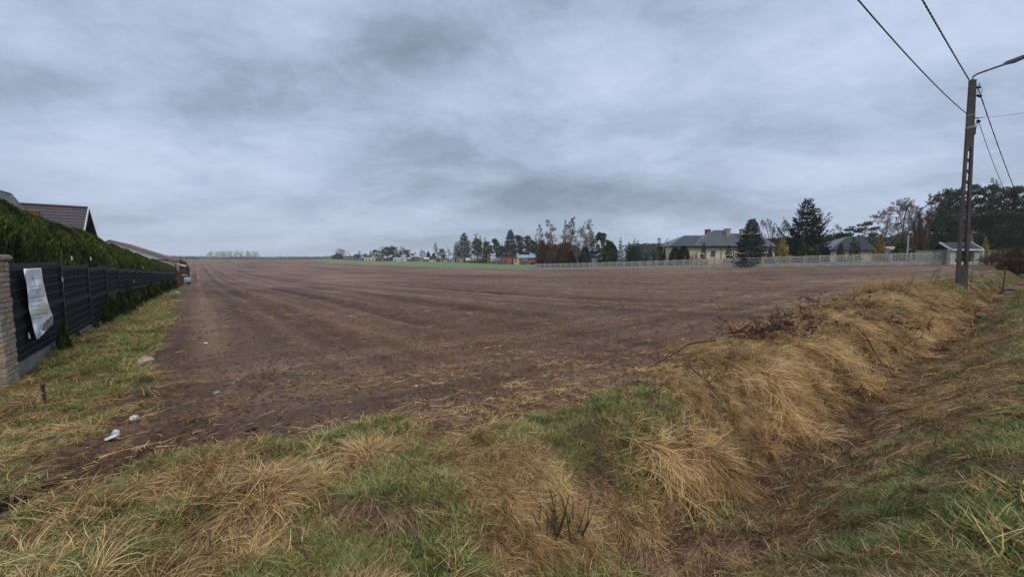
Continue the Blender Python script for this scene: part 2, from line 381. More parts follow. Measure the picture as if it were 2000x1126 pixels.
def m_green_crop():
    m, n = new_mat('winter crop'); g = n.new('ShaderNodeNewGeometry').outputs['Position']
    a = n.noise(g, .03, 3, .5); b = n.noise(n.map(g, rot=(0, 0, .5), sc=(.1, 1.5, 1)), .8, 4, .6)
    f = n.math('ADD', n.math('MULTIPLY', a, .5), n.math('MULTIPLY', b, .5))
    c = n.ramp(f, [(.35, (.105, .155, .068)), (.65, (.165, .225, .105))]); finish(n, c, .9, b, .4, .05); return m
def m_farland():
    m, n = new_mat('far land'); g = n.new('ShaderNodeNewGeometry').outputs['Position']
    a = n.noise(g, .006, 4, .6); b = n.noise(g, .5, 4, .6)
    f = n.math('ADD', n.math('MULTIPLY', a, .6), n.math('MULTIPLY', b, .4))
    c = n.ramp(f, [(.35, (.07, .075, .03)), (.5, (.14, .115, .065)), (.65, (.19, .15, .10))]); finish(n, c, .9, b, .4, .05); return m

SOIL, VERGE, CROP, FARL = m_soil(), m_verge(), m_green_crop(), m_farland()
STRAW = leaf('dry straw', [(.0, (.06, .031, .015)), (.24, (.20, .110, .047)), (.46, (.49, .298, .122)), (.70, (.76, .53, .245)), (1, (.90, .72, .41))], .6, .2, inst=.32, posn=1.0)
STRAWD = leaf('damp straw', [(.0, (.04, .021, .012)), (.32, (.155, .082, .040)), (.58, (.38, .222, .102)), (1, (.68, .47, .24))], .6, .15, inst=.32, posn=1.0)
GREEN = leaf('green grass', [(.0, (.040, .052, .015)), (.26, (.092, .135, .036)), (.52, (.175, .240, .070)), (.76, (.30, .35, .120)), (1, (.58, .50, .24))], .55, .25, inst=.45, posn=2.5)
MOSSY = leaf('yellow green grass', [(.0, (.06, .055, .018)), (.35, (.15, .14, .045)), (.7, (.29, .25, .09)), (1, (.50, .40, .19))], .6, .25, inst=.45, posn=2.5)
CLOD = mat('soil clod', (.155, .103, .078), (.060, .038, .028), 9, .85, .8, .01)
SPRUCE = leaf('spruce needles', [(0, (.008, .016, .010)), (.5, (.018, .036, .020)), (1, (.042, .070, .036))], .7, .1)
BLUES = leaf('blue spruce needles', [(0, (.014, .026, .024)), (.5, (.035, .058, .055)), (1, (.085, .125, .115))], .7, .1)
PINEN = leaf('pine needles', [(0, (.014, .026, .013)), (.45, (.042, .068, .030)), (1, (.115, .150, .062))], .7, .12)
GOLD = leaf('golden conifer', [(0, (.07, .055, .018)), (.4, (.26, .20, .055)), (1, (.58, .46, .16))], .7, .25)
THUJA = leaf('thuja scales', [(0, (.007, .012, .004)), (.40, (.036, .054, .014)), (.70, (.105, .130, .034)), (.92, (.19, .20, .058)), (1, (.27, .18, .065))], .65, .2, inst=.18)
BUSHG = leaf('garden bush leaves', [(0, (.02, .034, .012)), (.5, (.05, .078, .026)), (1, (.11, .145, .05))], .7, .2)
BROWNB = leaf('russet twigs', [(0, (.035, .021, .015)), (.5, (.092, .055, .038)), (1, (.19, .120, .080))], .8, .1)
RUST = leaf('rusty dead growth', [(0, (.07, .034, .018)), (.5, (.17, .088, .046)), (1, (.32, .20, .11))], .8, .15)
BARK = mat('bark', (.11, .082, .062), (.045, .033, .027), 3, .9, .6, .02, stretch=(1, 1, .25))
BIRCH = mat('birch bark', (.50, .48, .45), (.16, .14, .13), 2.2, .8, .3, .01, stretch=(1, 1, 3), lo=.3, hi=.5)
TWIG = mat('pale twigs', (.22, .165, .15), (.11, .08, .075), 3, .9, .3)
TWIGR = mat('red brown twigs', (.17, .105, .082), (.085, .053, .043), 3, .9, .3)
TWIGG = mat('grey twigs', (.22, .19, .17), (.13, .11, .10), 3, .9, .3)
BRAMBLE = mat('bramble cane', (.060, .026, .022), (.030, .015, .013), 12, .7, .3)
STALK = mat('dead stalk', (.10, .065, .042), (.035, .024, .018), 20, .8, .3)
CONC = mat('weathered concrete', (.58, .545, .465), (.34, .32, .27), 1.6, .9, .4, .01)
CONCD = mat('dark old concrete', (.120, .105, .098), (.060, .052, .050), 3.0, .9, .6, .01, stretch=(1, 1, .4))
NAVY = mat('dark blue green powder coat', (.020, .028, .036), (.014, .019, .026), 5, .45, .1, spec=.4)
WIRE = mat('fence wire', (.017, .023, .031), (.011, .016, .022), 5, .5, .1, spec=.35)
SCREEN = mat('dark screening', (.010, .013, .017), (.006, .008, .010), 8, .75, .3)
STONE1 = mat('sand split stone', (.46, .38, .28), (.23, .18, .13), 9, .9, .9, .012)
STONE2 = mat('ochre split stone', (.46, .335, .20), (.26, .19, .12), 9, .9, .9, .012)
STONE3 = mat('grey split stone', (.40, .36, .29), (.17, .15, .12), 9, .9, .9, .012)
MORTAR = mat('mortar', (.16, .14, .12), None, 12, .95, .4)
ROOFB = mat('brown grey metal tile', (.080, .066, .066), (.050, .042, .042), 1.4, .45, .15, spec=.5)
ROOFG = mat('blue grey metal tile', (.125, .142, .168), (.085, .098, .118), .8, .45, .15, spec=.5)
ROOFD = mat('dark slate roof', (.050, .056, .070), (.035, .038, .048), 1.5, .5, .2)
ROOFT = mat('pale blue sheet roof', (.30, .38, .42), (.20, .26, .30), .5, .5, .2)
DARKT = mat('dark brown trim', (.040, .026, .024), None, 4, .6, .1)
REDT = mat('dark red trim', (.115, .030, .028), None, 4, .6, .1)
WTRIM = mat('white trim', (.70, .70, .68), (.52, .52, .50), 3, .6, .1)
YWALL = mat('pale yellow render', (.66, .59, .42), (.55, .49, .35), .5, .9, .2)
WWALL = mat('whitewashed wall', (.66, .65, .60), (.44, .43, .38), .7, .9, .2)
BWALL = mat('beige render', (.50, .43, .34), (.36, .30, .23), .7, .9, .2)
BRICKW = mat('red brick wall', (.30, .115, .075), (.17, .065, .045), 1.4, .9, .3)
PINKW = mat('pinkish render', (.58, .36, .27), (.42, .26, .20), 1.2, .9, .3)
CHIM = mat('clinker chimney', (.42, .32, .25), (.27, .20, .16), 3, .9, .3)
CHIMR = mat('red brick chimney', (.34, .085, .055), (.2, .05, .035), 3, .9, .3)
GLASS = mat('dark window glass', (.03, .035, .045), (.02, .022, .03), 2, .12, .0, spec=.6)
CURT = mat('curtained window', (.13, .11, .15), (.07, .06, .09), 3, .3, .0, spec=.5)
METAL = mat('galvanised steel', (.30, .30, .31), (.2, .2, .21), 5, .4, .1, metal=.7)
BLACK = mat('black insulation', (.012, .012, .014), None, 5, .5, .1)
PLAST = mat('white plastic', (.70, .69, .70), (.46, .45, .47), 7, .45, .3, .01)
WOODG = mat('grey boards', (.23, .205, .18), (.12, .105, .09), 2, .9, .3, stretch=(6, 6, .5))
WOODO = mat('ochre boards', (.42, .30, .13), (.22, .15, .07), 2, .9, .3, stretch=(6, 6, .5))
WOODB = mat('brown boards', (.13, .075, .05), (.065, .038, .026), 2, .9, .3, stretch=(6, 6, .5))
BOULD = mat('pink granite', (.52, .37, .31), (.36, .24, .20), 6, .85, .5, .01)
BLUEP = mat('blue tarpaulin', (.07, .14, .38), (.04, .09, .26), 3, .6, .2)
TEAL = mat('faded teal sheet', (.30, .45, .46), (.2, .3, .32), 3, .6, .2)
CARG = mat('grey green car paint', (.30, .34, .33), (.24, .28, .27), 2, .3, .0, spec=.6)
REDP = mat('red plastic', (.40, .05, .05), None, 3, .5, .1)
RUBBER = mat('tyre rubber', (.02, .02, .02), None, 5, .8, .2)

# ------------------------------------------------------------------ ground
def build_ground():
    nth = 860
    th = np.linspace(-R(63), R(63), nth)
    rr = np.concatenate([np.geomspace(1.15, 30, 430), np.geomspace(30, 600, 150)[1:], np.geomspace(600, 1480, 14)[1:]])
    T, RR = np.meshgrid(th, rr); X = RR * np.sin(T); Y = RR * np.cos(T)
    fld = is_field(X.ravel(), Y.ravel()).reshape(X.shape)
    Z = height(X.ravel(), Y.ravel(), fld.ravel()).reshape(X.shape)
    nr = len(rr); idx = np.arange(nr * nth).reshape(nr, nth)
    q = np.stack([idx[:-1, :-1], idx[:-1, 1:], idx[1:, 1:], idx[1:, :-1]], -1).reshape(-1, 4)[:, ::-1]
    V = np.stack([X.ravel(), Y.ravel(), Z.ravel()], 1)
    ctr = V[q].mean(1); wx, wy = ctr[:, 0], ctr[:, 1]; rad = np.hypot(wx, wy)
    kf = is_field(wx, wy); kg = inpoly(wx, wy, GREENF) & ~kf; kx = (rad > 90) & ~kf & ~kg; kv = ~kf & ~kg & ~kx
    for nm, k, mt in (('ploughed_field', kf, SOIL), ('grass_verge', kv, VERGE), ('green_field', kg, CROP), ('far_land', kx, FARL)):
        fc = q[k]; used = np.unique(fc); re = np.zeros(len(V), np.int64); re[used] = np.arange(len(used))
        o = bpy.data.objects.new(nm, np_mesh(nm, V[used], re[fc], mt, smooth=True)); link(o); tag(o, kind='structure')
    # coarse land round and behind the camera
    th = np.linspace(R(61), 2 * math.pi - R(61), 74); rr = np.concatenate([[.0], np.geomspace(1.15, 1480, 60)])
    T, RR = np.meshgrid(th, rr); X = RR * np.sin(T); Y = RR * np.cos(T); Z = height(X.ravel(), Y.ravel(), np.zeros(X.size, bool)).reshape(X.shape)
    idx = np.arange(X.size).reshape(X.shape)
    q = np.stack([idx[:-1, :-1], idx[:-1, 1:], idx[1:, 1:], idx[1:, :-1]], -1).reshape(-1, 4)[:, ::-1]
    V1 = np.stack([X.ravel(), Y.ravel(), Z.ravel()], 1)
    th = np.linspace(-R(63), R(63), 60); rr = np.array([0, .6, 1.3]); T, RR = np.meshgrid(th, rr); X = RR * np.sin(T); Y = RR * np.cos(T)
    Z = height(X.ravel(), Y.ravel(), np.zeros(X.size, bool)).reshape(X.shape); i2 = np.arange(X.size).reshape(X.shape) + len(V1)
    q2 = np.stack([i2[:-1, :-1], i2[:-1, 1:], i2[1:, 1:], i2[1:, :-1]], -1).reshape(-1, 4)[:, ::-1]
    V = np.concatenate([V1, np.stack([X.ravel(), Y.ravel(), Z.ravel()], 1)])
    V[:, 2] -= .05                                 # runs a little way in under the finer sheets
    o = bpy.data.objects.new('ground', np_mesh('ground', V, np.concatenate([q, q2]), VERGE, smooth=True)); link(o); tag(o, kind='structure')
build_ground()

# ------------------------------------------------------------------ grass tufts (sources live in collections that only the scatter objects read)
def blades(n, L, spread, lean, droop, wid, seed, segs=3, up=1.0, lat=.5, base=.0, curl=.3):
    """n blades growing from a small disc; lean = mean horizontal throw towards +X, droop = how much they fall"""
    g = np.random.default_rng(seed); V = []; Fc = []; rn = []
    az = g.normal(0, lat, n) if lean > 0 else g.uniform(0, 2 * math.pi, n)
    ln = g.uniform(L[0], L[1], n); bx = g.normal(0, spread, n); by = g.normal(0, spread, n)
    for i in range(n):
        d = np.array((math.cos(az[i]), math.sin(az[i]), 0)); side = np.array((-d[1], d[0], 0))
        tw = g.normal(0, .5); side = side * math.cos(tw) + np.array((0, 0, 1)) * math.sin(tw)
        le = abs(lean) * g.uniform(.6, 1.3) + g.uniform(0, .15); dr = droop * g.uniform(.6, 1.3); cu = g.normal(0, curl)
        r = g.random(); b = len(V)
        for k in range(segs + 1):
            t = k / segs; u = ln[i] * t
            p = np.array((bx[i], by[i], base)) + d * u * le + np.array((0, 0, 1)) * (u * up * g.uniform(.95, 1.05) - dr * ln[i] * t * t) + np.array((-d[1], d[0], 0)) * cu * ln[i] * t * t
            w = wid * (1 - .85 * t) * .5
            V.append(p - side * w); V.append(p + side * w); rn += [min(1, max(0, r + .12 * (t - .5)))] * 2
        for k in range(segs):
            a = b + 2 * k; Fc.append((a, a + 1, a + 3, a + 2))
    return np.array(V), np.array(Fc), np.array(rn)
def tuft_collection(name, specs, mats):
    c = bpy.data.collections.new(name)
    for i, sp in enumerate(specs):
        V, Fc, rn = blades(**sp); m = mats[i % len(mats)]
        o = bpy.data.objects.new('%s_%02d' % (name, i), np_mesh(name, V, Fc, m, rn)); c.objects.link(o)
    return c
ST, SD, GR, MO = STRAW, STRAWD, GREEN, MOSSY
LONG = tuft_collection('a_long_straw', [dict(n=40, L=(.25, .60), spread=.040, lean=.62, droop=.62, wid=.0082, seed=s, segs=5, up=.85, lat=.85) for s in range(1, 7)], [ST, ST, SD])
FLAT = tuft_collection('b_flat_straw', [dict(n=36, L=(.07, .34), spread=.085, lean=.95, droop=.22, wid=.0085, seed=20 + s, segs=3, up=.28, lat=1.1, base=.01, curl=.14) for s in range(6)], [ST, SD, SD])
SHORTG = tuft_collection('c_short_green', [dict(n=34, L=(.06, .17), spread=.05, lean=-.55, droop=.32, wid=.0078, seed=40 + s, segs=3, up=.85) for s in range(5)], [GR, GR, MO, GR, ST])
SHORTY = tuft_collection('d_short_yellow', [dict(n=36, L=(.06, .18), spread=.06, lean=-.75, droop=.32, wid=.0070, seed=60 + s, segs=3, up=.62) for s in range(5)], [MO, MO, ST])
DAMP = leaf('wet dead thatch', [(0, (.035, .020, .013)), (.40, (.120, .070, .043)), (.7, (.27, .170, .100)), (1, (.48, .34, .20))], .55, .1, inst=.5, posn=3.0)
DAMPF = tuft_collection('i_damp_flat', [dict(n=36, L=(.12, .36), spread=.08, lean=.95, droop=.20, wid=.0070, seed=150 + s, segs=3, up=.24, lat=1.0, base=.01) for s in range(4)], [DAMP, DAMP, SD])
DEADS = tuft_collection('e_short_dead', [dict(n=36, L=(.07, .22), spread=.06, lean=-.85, droop=.25, wid=.0075, seed=80 + s, segs=2, up=.5, curl=.3) for s in range(5)], [SD, SD, ST])
LITTER = tuft_collection('f_litter', [dict(n=6, L=(.05, .20), spread=.10, lean=-1.0, droop=.02, wid=.0075, seed=100 + s, segs=2, up=.07, base=.012) for s in range(5)], [ST, SD])
ORANGE = leaf('orange dry grass', [(0, (.22, .11, .045)), (.5, (.50, .29, .12)), (1, (.78, .52, .26))], .6, .3)
WISP = tuft_collection('g_upright_straw', [dict(n=34, L=(.40, .95), spread=.06, lean=-.22, droop=.24, wid=.0045, seed=120 + s, segs=4, up=1.0) for s in range(4)], [ORANGE, ST])
def clod_collection():
    c = bpy.data.collections.new('h_clods')
    import bmesh
    for i in range(5):
        bm = bmesh.new(); bmesh.ops.create_icosphere(bm, subdivisions=2, radius=1)
        g = np.random.default_rng(200 + i)
        k = g.normal(0, 1, (5, 3))
        for v in bm.verts:
            d = v.co.normalized(); f = 1 + .22 * math.sin(3 * d.dot(Vector(k[0])) + i) + .16 * math.sin(5 * d.dot(Vector(k[1]))) + .08 * g.normal()
            v.co = Vector((d.x * f, d.y * f * .8, d.z * f * .6))
        me = bpy.data.meshes.new('clod'); bm.to_mesh(me); bm.free(); me.materials.append(CLOD)
        at = me.attributes.new('rnd', 'FLOAT', 'POINT')
        o = bpy.data.objects.new('h_clod_%d' % i, me); c.objects.link(o)
    return c
CLODS = clod_collection()
def scatter_tree(source):
    t = bpy.data.node_groups.new('scatter ' + source.name, 'GeometryNodeTree')
    t.interface.new_socket('Geometry', in_out='INPUT', socket_type='NodeSocketGeometry'); t.interface.new_socket('Geometry', in_out='OUTPUT', socket_type='NodeSocketGeometry')
    N = t.nodes; L = t.links; gi = N.new('NodeGroupInput'); go = N.new('NodeGroupOutput')
    ip = N.new('GeometryNodeInstanceOnPoints'); ci = N.new('GeometryNodeCollectionInfo'); ci.inputs[0].default_value = source
    ci.inputs['Separate Children'].default_value = True; ci.inputs['Reset Children'].default_value = True
    def na(nm, ty):
        n = N.new('GeometryNodeInputNamedAttribute'); n.data_type = ty; n.inputs['Name'].default_value = nm; return n.outputs['Attribute']
    L.new(gi.outputs[0], ip.inputs['Points']); L.new(ci.outputs[0], ip.inputs['Instance']); ip.inputs['Pick Instance'].default_value = True
    L.new(na('idx', 'INT'), ip.inputs['Instance Index']); L.new(na('scl', 'FLOAT_VECTOR'), ip.inputs['Scale'])
    er = N.new('FunctionNodeEulerToRotation'); L.new(na('rot', 'FLOAT_VECTOR'), er.inputs[0]); L.new(er.outputs[0], ip.inputs['Rotation'])
    L.new(ip.outputs[0], go.inputs[0]); return t
_trees = {}
def scatter(name, source, x, y, az, scl, label, cat, tilt=1.0, sink=.0, fld=None, sclz=None):
    n = len(x)
    if n == 0: return
    z = height(x, y, fld) - sink; e = .12
    dx = (macro_h(x + e, y) - macro_h(x - e, y)) / (2 * e) * tilt; dy = (macro_h(x, y + e) - macro_h(x, y - e)) / (2 * e) * tilt
    nz = np.stack([-dx, -dy, np.ones(n)], 1); nz /= np.linalg.norm(nz, axis=1)[:, None]
    hx = np.stack([np.cos(az), np.sin(az), np.zeros(n)], 1); ax = hx - nz * (hx * nz).sum(1)[:, None]; ax /= np.linalg.norm(ax, axis=1)[:, None]
    ay = np.cross(nz, ax)
    rot = np.stack([np.arctan2(ay[:, 2], nz[:, 2]), -np.arcsin(np.clip(ax[:, 2], -1, 1)), np.arctan2(ax[:, 1], ax[:, 0])], 1)
    me = bpy.data.meshes.new(name); me.vertices.add(n); me.vertices.foreach_set('co', np.stack([x, y, z], 1).astype(np.float32).ravel())
    S = np.stack([scl, scl, scl if sclz is None else sclz], 1)
    a = me.attributes.new('rot', 'FLOAT_VECTOR', 'POINT'); a.data.foreach_set('vector', rot.astype(np.float32).ravel())
    a = me.attributes.new('scl', 'FLOAT_VECTOR', 'POINT'); a.data.foreach_set('vector', S.astype(np.float32).ravel())
    a = me.attributes.new('idx', 'INT', 'POINT'); a.data.foreach_set('value', rng.integers(0, len(source.objects), n).astype(np.int32))
    o = bpy.data.objects.new(name, me); link(o); tag(o, label, cat, kind='stuff')
    if source.name not in _trees: _trees[source.name] = scatter_tree(source)
    md = o.modifiers.new('scatter', 'NODES'); md.node_group = _trees[source.name]
def polar_points(n, r0, r1, a0=-60, a1=60, pw=1.0):
    """points whose density falls roughly with distance (pw 1: even in log r)"""
    u = rng.random(n); r = r0 * (r1 / r0) ** u if pw == 1.0 else (r0 ** (1 - pw) + u * (r1 ** (1 - pw) - r0 ** (1 - pw))) ** (1 / (1 - pw))
    a = R(a0) + rng.random(n) * R(a1 - a0); return r * np.sin(a), r * np.cos(a), r
def gmap(x, y):
    """how green the sward is: 0 straw .. 1 green"""
    g = (fbm(x * 1.2, y * 1.2, 300, 3) - .5) * 1.6 + .36
    for px, py, rad, am in [(1250, 850, 1.1, 1.1), (1080, 815, .8, 1.1), (1180, 830, .8, .5), (900, 1090, .6, .7), (600, 1080, .9, .6), (1900, 850, 1.0, .8), (1985, 760, .8, .7), (1960, 930, .7, 1.0), (1980, 1080, .5, 1.2), (1800, 1030, .4, 1.0), (1880, 980, .4, .9), (1990, 690, 1.0, .6), (1700, 1090, .25, .6), (450, 1090, .7, .6), (750, 1050, .5, .5), (1330, 840, .8, .6),
                            (560, 900, .9, .35), (900, 900, .9, .25), (100, 890, .9, .5), (50, 980, .8, .55), (200, 1110, .8, .5), (680, 870, .7, .4), (320, 640, 1.5, .3), (230, 690, 1.2, .3), (1950, 548, 6, 1.2), (1650, 760, 1.2, -.8), (1500, 900, .9, -.9),
                            (1350, 1080, .6, -1.1), (1600, 1000, .4, -.7), (1800, 700, 2, -.5), (520, 990, .45, -.7), (390, 950, .5, -.6), (720, 900, .35, -.9), (1560, 700, 1.8, -.7), (1150, 980, .6, -.5), (700, 960, .5, -.5)]:
        h = _gh.get((px, py)) or _gh.setdefault((px, py), hit(px, py)); g = g + am * .62 * np.exp(-((x - h.x) ** 2 + (y - h.y) ** 2) / rad ** 2)
    return g
_gh = {}
def along(x, y):
    """lie of the long grass: down the banks, then along the ditch"""
    s, t = ditch_st(x, y)
    down = math.atan2(-DN[1], -DN[0]); al = math.atan2(DD[1], DD[0])
    a = np.where(s > .25, down + .35 * (fbm(x * 1.1, y * 1.1, 90, 2) - .5) * 4, al + math.pi + .5 + .8 * (fbm(x * 1.3, y * 1.3, 91, 2) - .5) * 3)
    return a + rng.normal(0, .50, x.shape)
def build_grass():
    x, y, r = polar_points(100000, 1.25, 46, pw=1.0); fl = is_field(x, y, .34)
    keep = ~fl; x, y, r = x[keep], y[keep], r[keep]
    behind = (x - (FX0 + FS * y)) * FN[0] < .02          # behind the fence line: nothing needed
    keep = ~behind; x, y, r = x[keep], y[keep], r[keep]
    s, t = ditch_st(x, y); g = gmap(x, y) + rng.normal(0, .16, x.shape) + .9 * (fbm(x * 4.2, y * 4.2, 310, 2) - .5); u = rng.random(x.shape)
    grow = np.clip(r / 6.0, .85, 2.6)
    rightside = t > -2.9; damp = np.exp(-((s + .02) / np.interp(t, [-2, 2, 6], [.50, .48, .32])) ** 2) * rightside * (1 - .5 * sst(t, 3, 14)) + .25 * (fbm(x * 2.2, y * 2.2, 420, 2) > .66)
    bank = (s > .3) & (s < 2.6) & rightside & (t < 16); bottom = (np.abs(s) <= .3) & rightside; nearb = (s < -.3) & (s > -1.0) & rightside
    clump = fbm(x * 1.15, y * 1.15, 400, 2); clump2 = fbm(x * 2.6, y * 2.6, 410, 2)
    rough = (~bank) & (~bottom) & (~nearb)
    fg = (rng.random(x.shape) < 1 / (1 + np.exp(-(g - np.where(bank, .62, .40)) * 6))) & ~bottom
    # long drooping straw
    pl = np.where(bank, .30 + .42 * (clump > .47), np.where(nearb, .12, np.where(bottom, .10, 0.008 + .07 * ((clump2 > .60) & (r < 9)) * (x > -5.5))))
    isd = rng.random(x.shape) < damp * .95; isl = (u < pl) & ~(fg & (g > .8)) & ~isd
    k = isd; aa = along(x, y); scatter('wet_thatch', DAMPF, x[k], y[k], aa[k], rng.uniform(.6, 1.1, k.sum()) * grow[k] ** .5, 'wet dark brown thatch matted in the bottom of the ditch', 'dry grass', 1)
    az = along(x, y); az = np.where(rough, rng.normal(0, .9, x.shape) + 4 * math.pi * fbm(x * 1.1, y * 1.1, 95, 2), az)
    sc = rng.uniform(.6, 1.12, x.shape) * (.72 + .55 * fbm(x * 2.1, y * 2.1, 96, 2))
    k = isl; scatter('long_straw', LONG, x[k], y[k], az[k], sc[k] * np.where(rough[k], .55, np.where(s[k] > 1.0, .85, .75) * np.interp(t[k], [0, 3.5], [.58, 1.0])) * np.clip(r[k] / 9, 1, 1.4), 'long dry straw coloured grass drooping down the ditch bank', 'dry grass', .8)
    pf = np.where(bank, .5, np.where(bottom, .65, np.where(nearb, .55, .30 + .28 * (clump2 > .52))))
    isf = ~isl & ~isd & (rng.random(x.shape) < pf) & ~(fg & (g > .7))
    k = isf; scatter('flattened_straw', FLAT, x[k], y[k], az[k], sc[k] * np.where(rough[k], .7, 1.0) * grow[k] ** .5, 'matted flattened dead grass lying along the ditch', 'dry grass', 1)
    rest = ~isl & ~isf & ~isd
    k = rest & fg; scatter('short_green_grass', SHORTG, x[k], y[k], rng.uniform(0, 6.28, k.sum()), sc[k] * grow[k] * .85, 'short green grass growing on the verge and the ditch edge', 'grass', 1)
    yl = rest & ~fg & ((x < -2.2) | (u > .55)) & ~bottom
    k = yl; scatter('short_yellow_grass', SHORTY, x[k], y[k], rng.uniform(0, 6.28, k.sum()), sc[k] * grow[k] * .9, 'short yellowish grass on the verge beside the dark fence', 'grass', 1)
    k = rest & ~fg & ~yl; scatter('short_dead_grass', DEADS, x[k], y[k], rng.uniform(0, 6.28, k.sum()), sc[k] * grow[k] * .9, 'short dead brown grass among the straw on the verge', 'dry grass', 1)
    # sprigs of green poking through everything
    x, y, r = polar_points(9000, 1.3, 12); k = ~is_field(x, y, .5) & (gmap(x, y) > .12) & (fbm(x * 3, y * 3, 500, 2) > .46); x, y, r = x[k], y[k], r[k]
    scatter('green_sprigs', SHORTG, x, y, rng.uniform(0, 6.28, len(x)), rng.uniform(.6, 1.15, len(x)), 'scattered green sprigs poking through the straw', 'grass')
    # litter of straw and stubble on the ploughed soil
    x, y, r = polar_points(60000, 2.2, 45); fl = is_field(x, y, .1); s, t = ditch_st(x, y)
    d = .05 + .60 * (1 - sst(s, 1.6, 3.0)) + .40 * (fbm(x * .9, y * 1.6, 510, 3) > .62) * (1 - sst(s, 4, 7)) + .10 * (fbm(x * 2.5, y * 2.5, 512, 2) > .62)
    k = fl & (rng.random(x.shape) < d * .75); x, y, r, s = x[k], y[k], r[k], s[k]
    scatter('straw_litter', LITTER, x, y, rng.uniform(0, 6.28, len(x)), rng.uniform(.45, 1.05, len(x)) * np.clip(r / 10, 1, 1.6), 'loose straw and stubble strewn over the brown soil', 'straw', fld=np.ones(len(x), bool))
    x, y, r = polar_points(15000, 2.2, 12); fl = is_field(x, y, .1) ; s, t = ditch_st(x, y); cl = fbm(x * 1.1 + y * .5, y * 2.2, 520, 3)
    wq = hit(1000, 755); near = np.exp(-((x - wq.x) ** 2 + (y - wq.y) ** 2) / .25 ** 2)
    k = fl & (((cl > .66) & (s < 4.5)) | (near > .4) | (s < 1.8 + .5 * (cl - .4) * 4)) & (rng.random(x.shape) < .5); x, y, r = x[k], y[k], r[k]
    scatter('straw_mats', FLAT, x, y, math.atan2(DD[1], DD[0]) + rng.normal(0, .8, len(x)), rng.uniform(.3, .62, len(x)), 'thin mats of dead straw raked onto the field edge', 'straw', sink=.012, fld=np.ones(len(x), bool))
    # clods
    x, y, r = polar_points(90000, 2.3, 40); fl = is_field(x, y, .0); s, t = ditch_st(x, y)
    k = fl & (rng.random(x.shape) < .35 + .6 * (fbm(x * 1.2, y * 1.2, 530, 2) > .5)); x, y, r = x[k], y[k], r[k]
    sc = rng.gamma(2.0, .0052, len(x)) + .004; sc = np.minimum(sc, .036) * np.clip(r / 12, 1, 1.25)
    scatter('soil_clods', CLODS, x, y, rng.uniform(0, 6.28, len(x)), sc, 'small brown clods of earth lying on the ploughed soil', 'soil', fld=np.ones(len(x), bool), sink=.004)
build_grass()

# ------------------------------------------------------------------ left: pillar, fence, banner
FZ = math.atan2(FD[1], FD[0])                     # heading of the fence
def fpt(Y, off=0.0, z=None):
    """point on the fence line at depth Y, off metres towards the field"""
    v = Vector((FX0 + FS * Y + FN[0] * off, Y + FN[1] * off, 0)); v.z = float(macro_h(v.x, v.y)) if z is None else z; return v
def on_fence(px, py, off):
    r = ray(px, py); n = Vector((FN[0], FN[1], 0)); p0 = fpt(5, off, 0); k = (n.dot(p0)) / n.dot(r)
    return Vector((r.x * k, r.y * k, CAMZ + r.z * k))
def build_pillar():
    W = .46; far = fpt(5.42, .10); c2 = Vector((far.x, far.y)) - Vector(FD) * W / 2 - Vector(FN) * W / 2
    zt = P(22, 508, 5.85).z; zb = far.z - .12
    root = empty('stone_pillar', (c2.x, c2.y, zb), FZ, 'square gate pillar of split sandstone with a stone cap at the near end of the dark fence', 'pillar')
    cb = MB(); cb.box((0, 0, (zt - zb) / 2), (W - .04, W - .04, zt - zb - .002)); cb.build('core', MORTAR, root)
    g = random.Random(5); z = 0.0
    while z < zt - zb - .03:
        h = g.uniform(.058, .088); h = min(h, zt - zb - z); split = g.uniform(-.12, .12); g2 = g.random() < .5
        for sd in (0, 1):
            b = MB(); x0, x1 = ((-W / 2, split) if sd == 0 else (split, W / 2)); nx, nz = 5, 2
            pr = g.uniform(-.004, .007); yo = -W / 2 - pr
            # rough block wrapped round the corner, its faces knocked uneven
            M = 4; vs = []; fs = []
            xs = [x0 + .003 + (x1 - x0 - .006) * i / M for i in range(M + 1)]
            for i, xx in enumerate(xs):
                end = (sd == 1 and i == M) or (sd == 0 and i == 0); e = pr * .5 * (1 if sd else -1) if end else 0
                for yy, zz_ in ((yo, z + .005), (yo - .004, z + h * .5), (yo, z + h - .004), (W / 2 + pr, z + h - .004), (W / 2 + pr, z + .005)):
                    vs.append((xx + e + g.uniform(-.004, .004) * (not end), yy + g.uniform(-.004, .004), zz_ + g.uniform(-.003, .003)))
            for i in range(M):
                for k in range(5): fs.append((i * 5 + k, i * 5 + (k + 1) % 5, (i + 1) * 5 + (k + 1) % 5, (i + 1) * 5 + k))
            fs += [(0, 4, 3, 2, 1), tuple(M * 5 + k for k in range(5))]
            b.add(vs, fs)
            b.build('stone', g.choice([STONE1, STONE1, STONE2, STONE3]), root)
        z += h
    b = MB(); H = zt - zb; n = 7
    for zz_, ww in ((H + .001, W + .05), (H + .03, W + .085), (H + .065, W + .075), (H + .078, W + .03)):
        for i in range(4 * n):
            q, k = divmod(i, n); a = -ww / 2 + ww * k / n; px_, py_ = ((a, -ww / 2), (ww / 2, a), (-a, ww / 2), (-ww / 2, -a))[q]
            b.v.append((px_ + g.uniform(-.006, .006), py_ + g.uniform(-.006, .006), zz_ + g.uniform(-.004, .004))); b.r.append(.5)
    for l in range(3):
        for i in range(4 * n): j = (i + 1) % (4 * n); b.f.append((l * 4 * n + i, l * 4 * n + j, (l + 1) * 4 * n + j, (l + 1) * 4 * n + i)); b.m.append(0)
    b.f += [tuple(range(4 * n))[::-1], tuple(range(3 * 4 * n, 16 * n))]; b.m += [0, 0]
    b.build('cap', STONE3, root)
build_pillar()
NPAN = 25; DY = 1.922
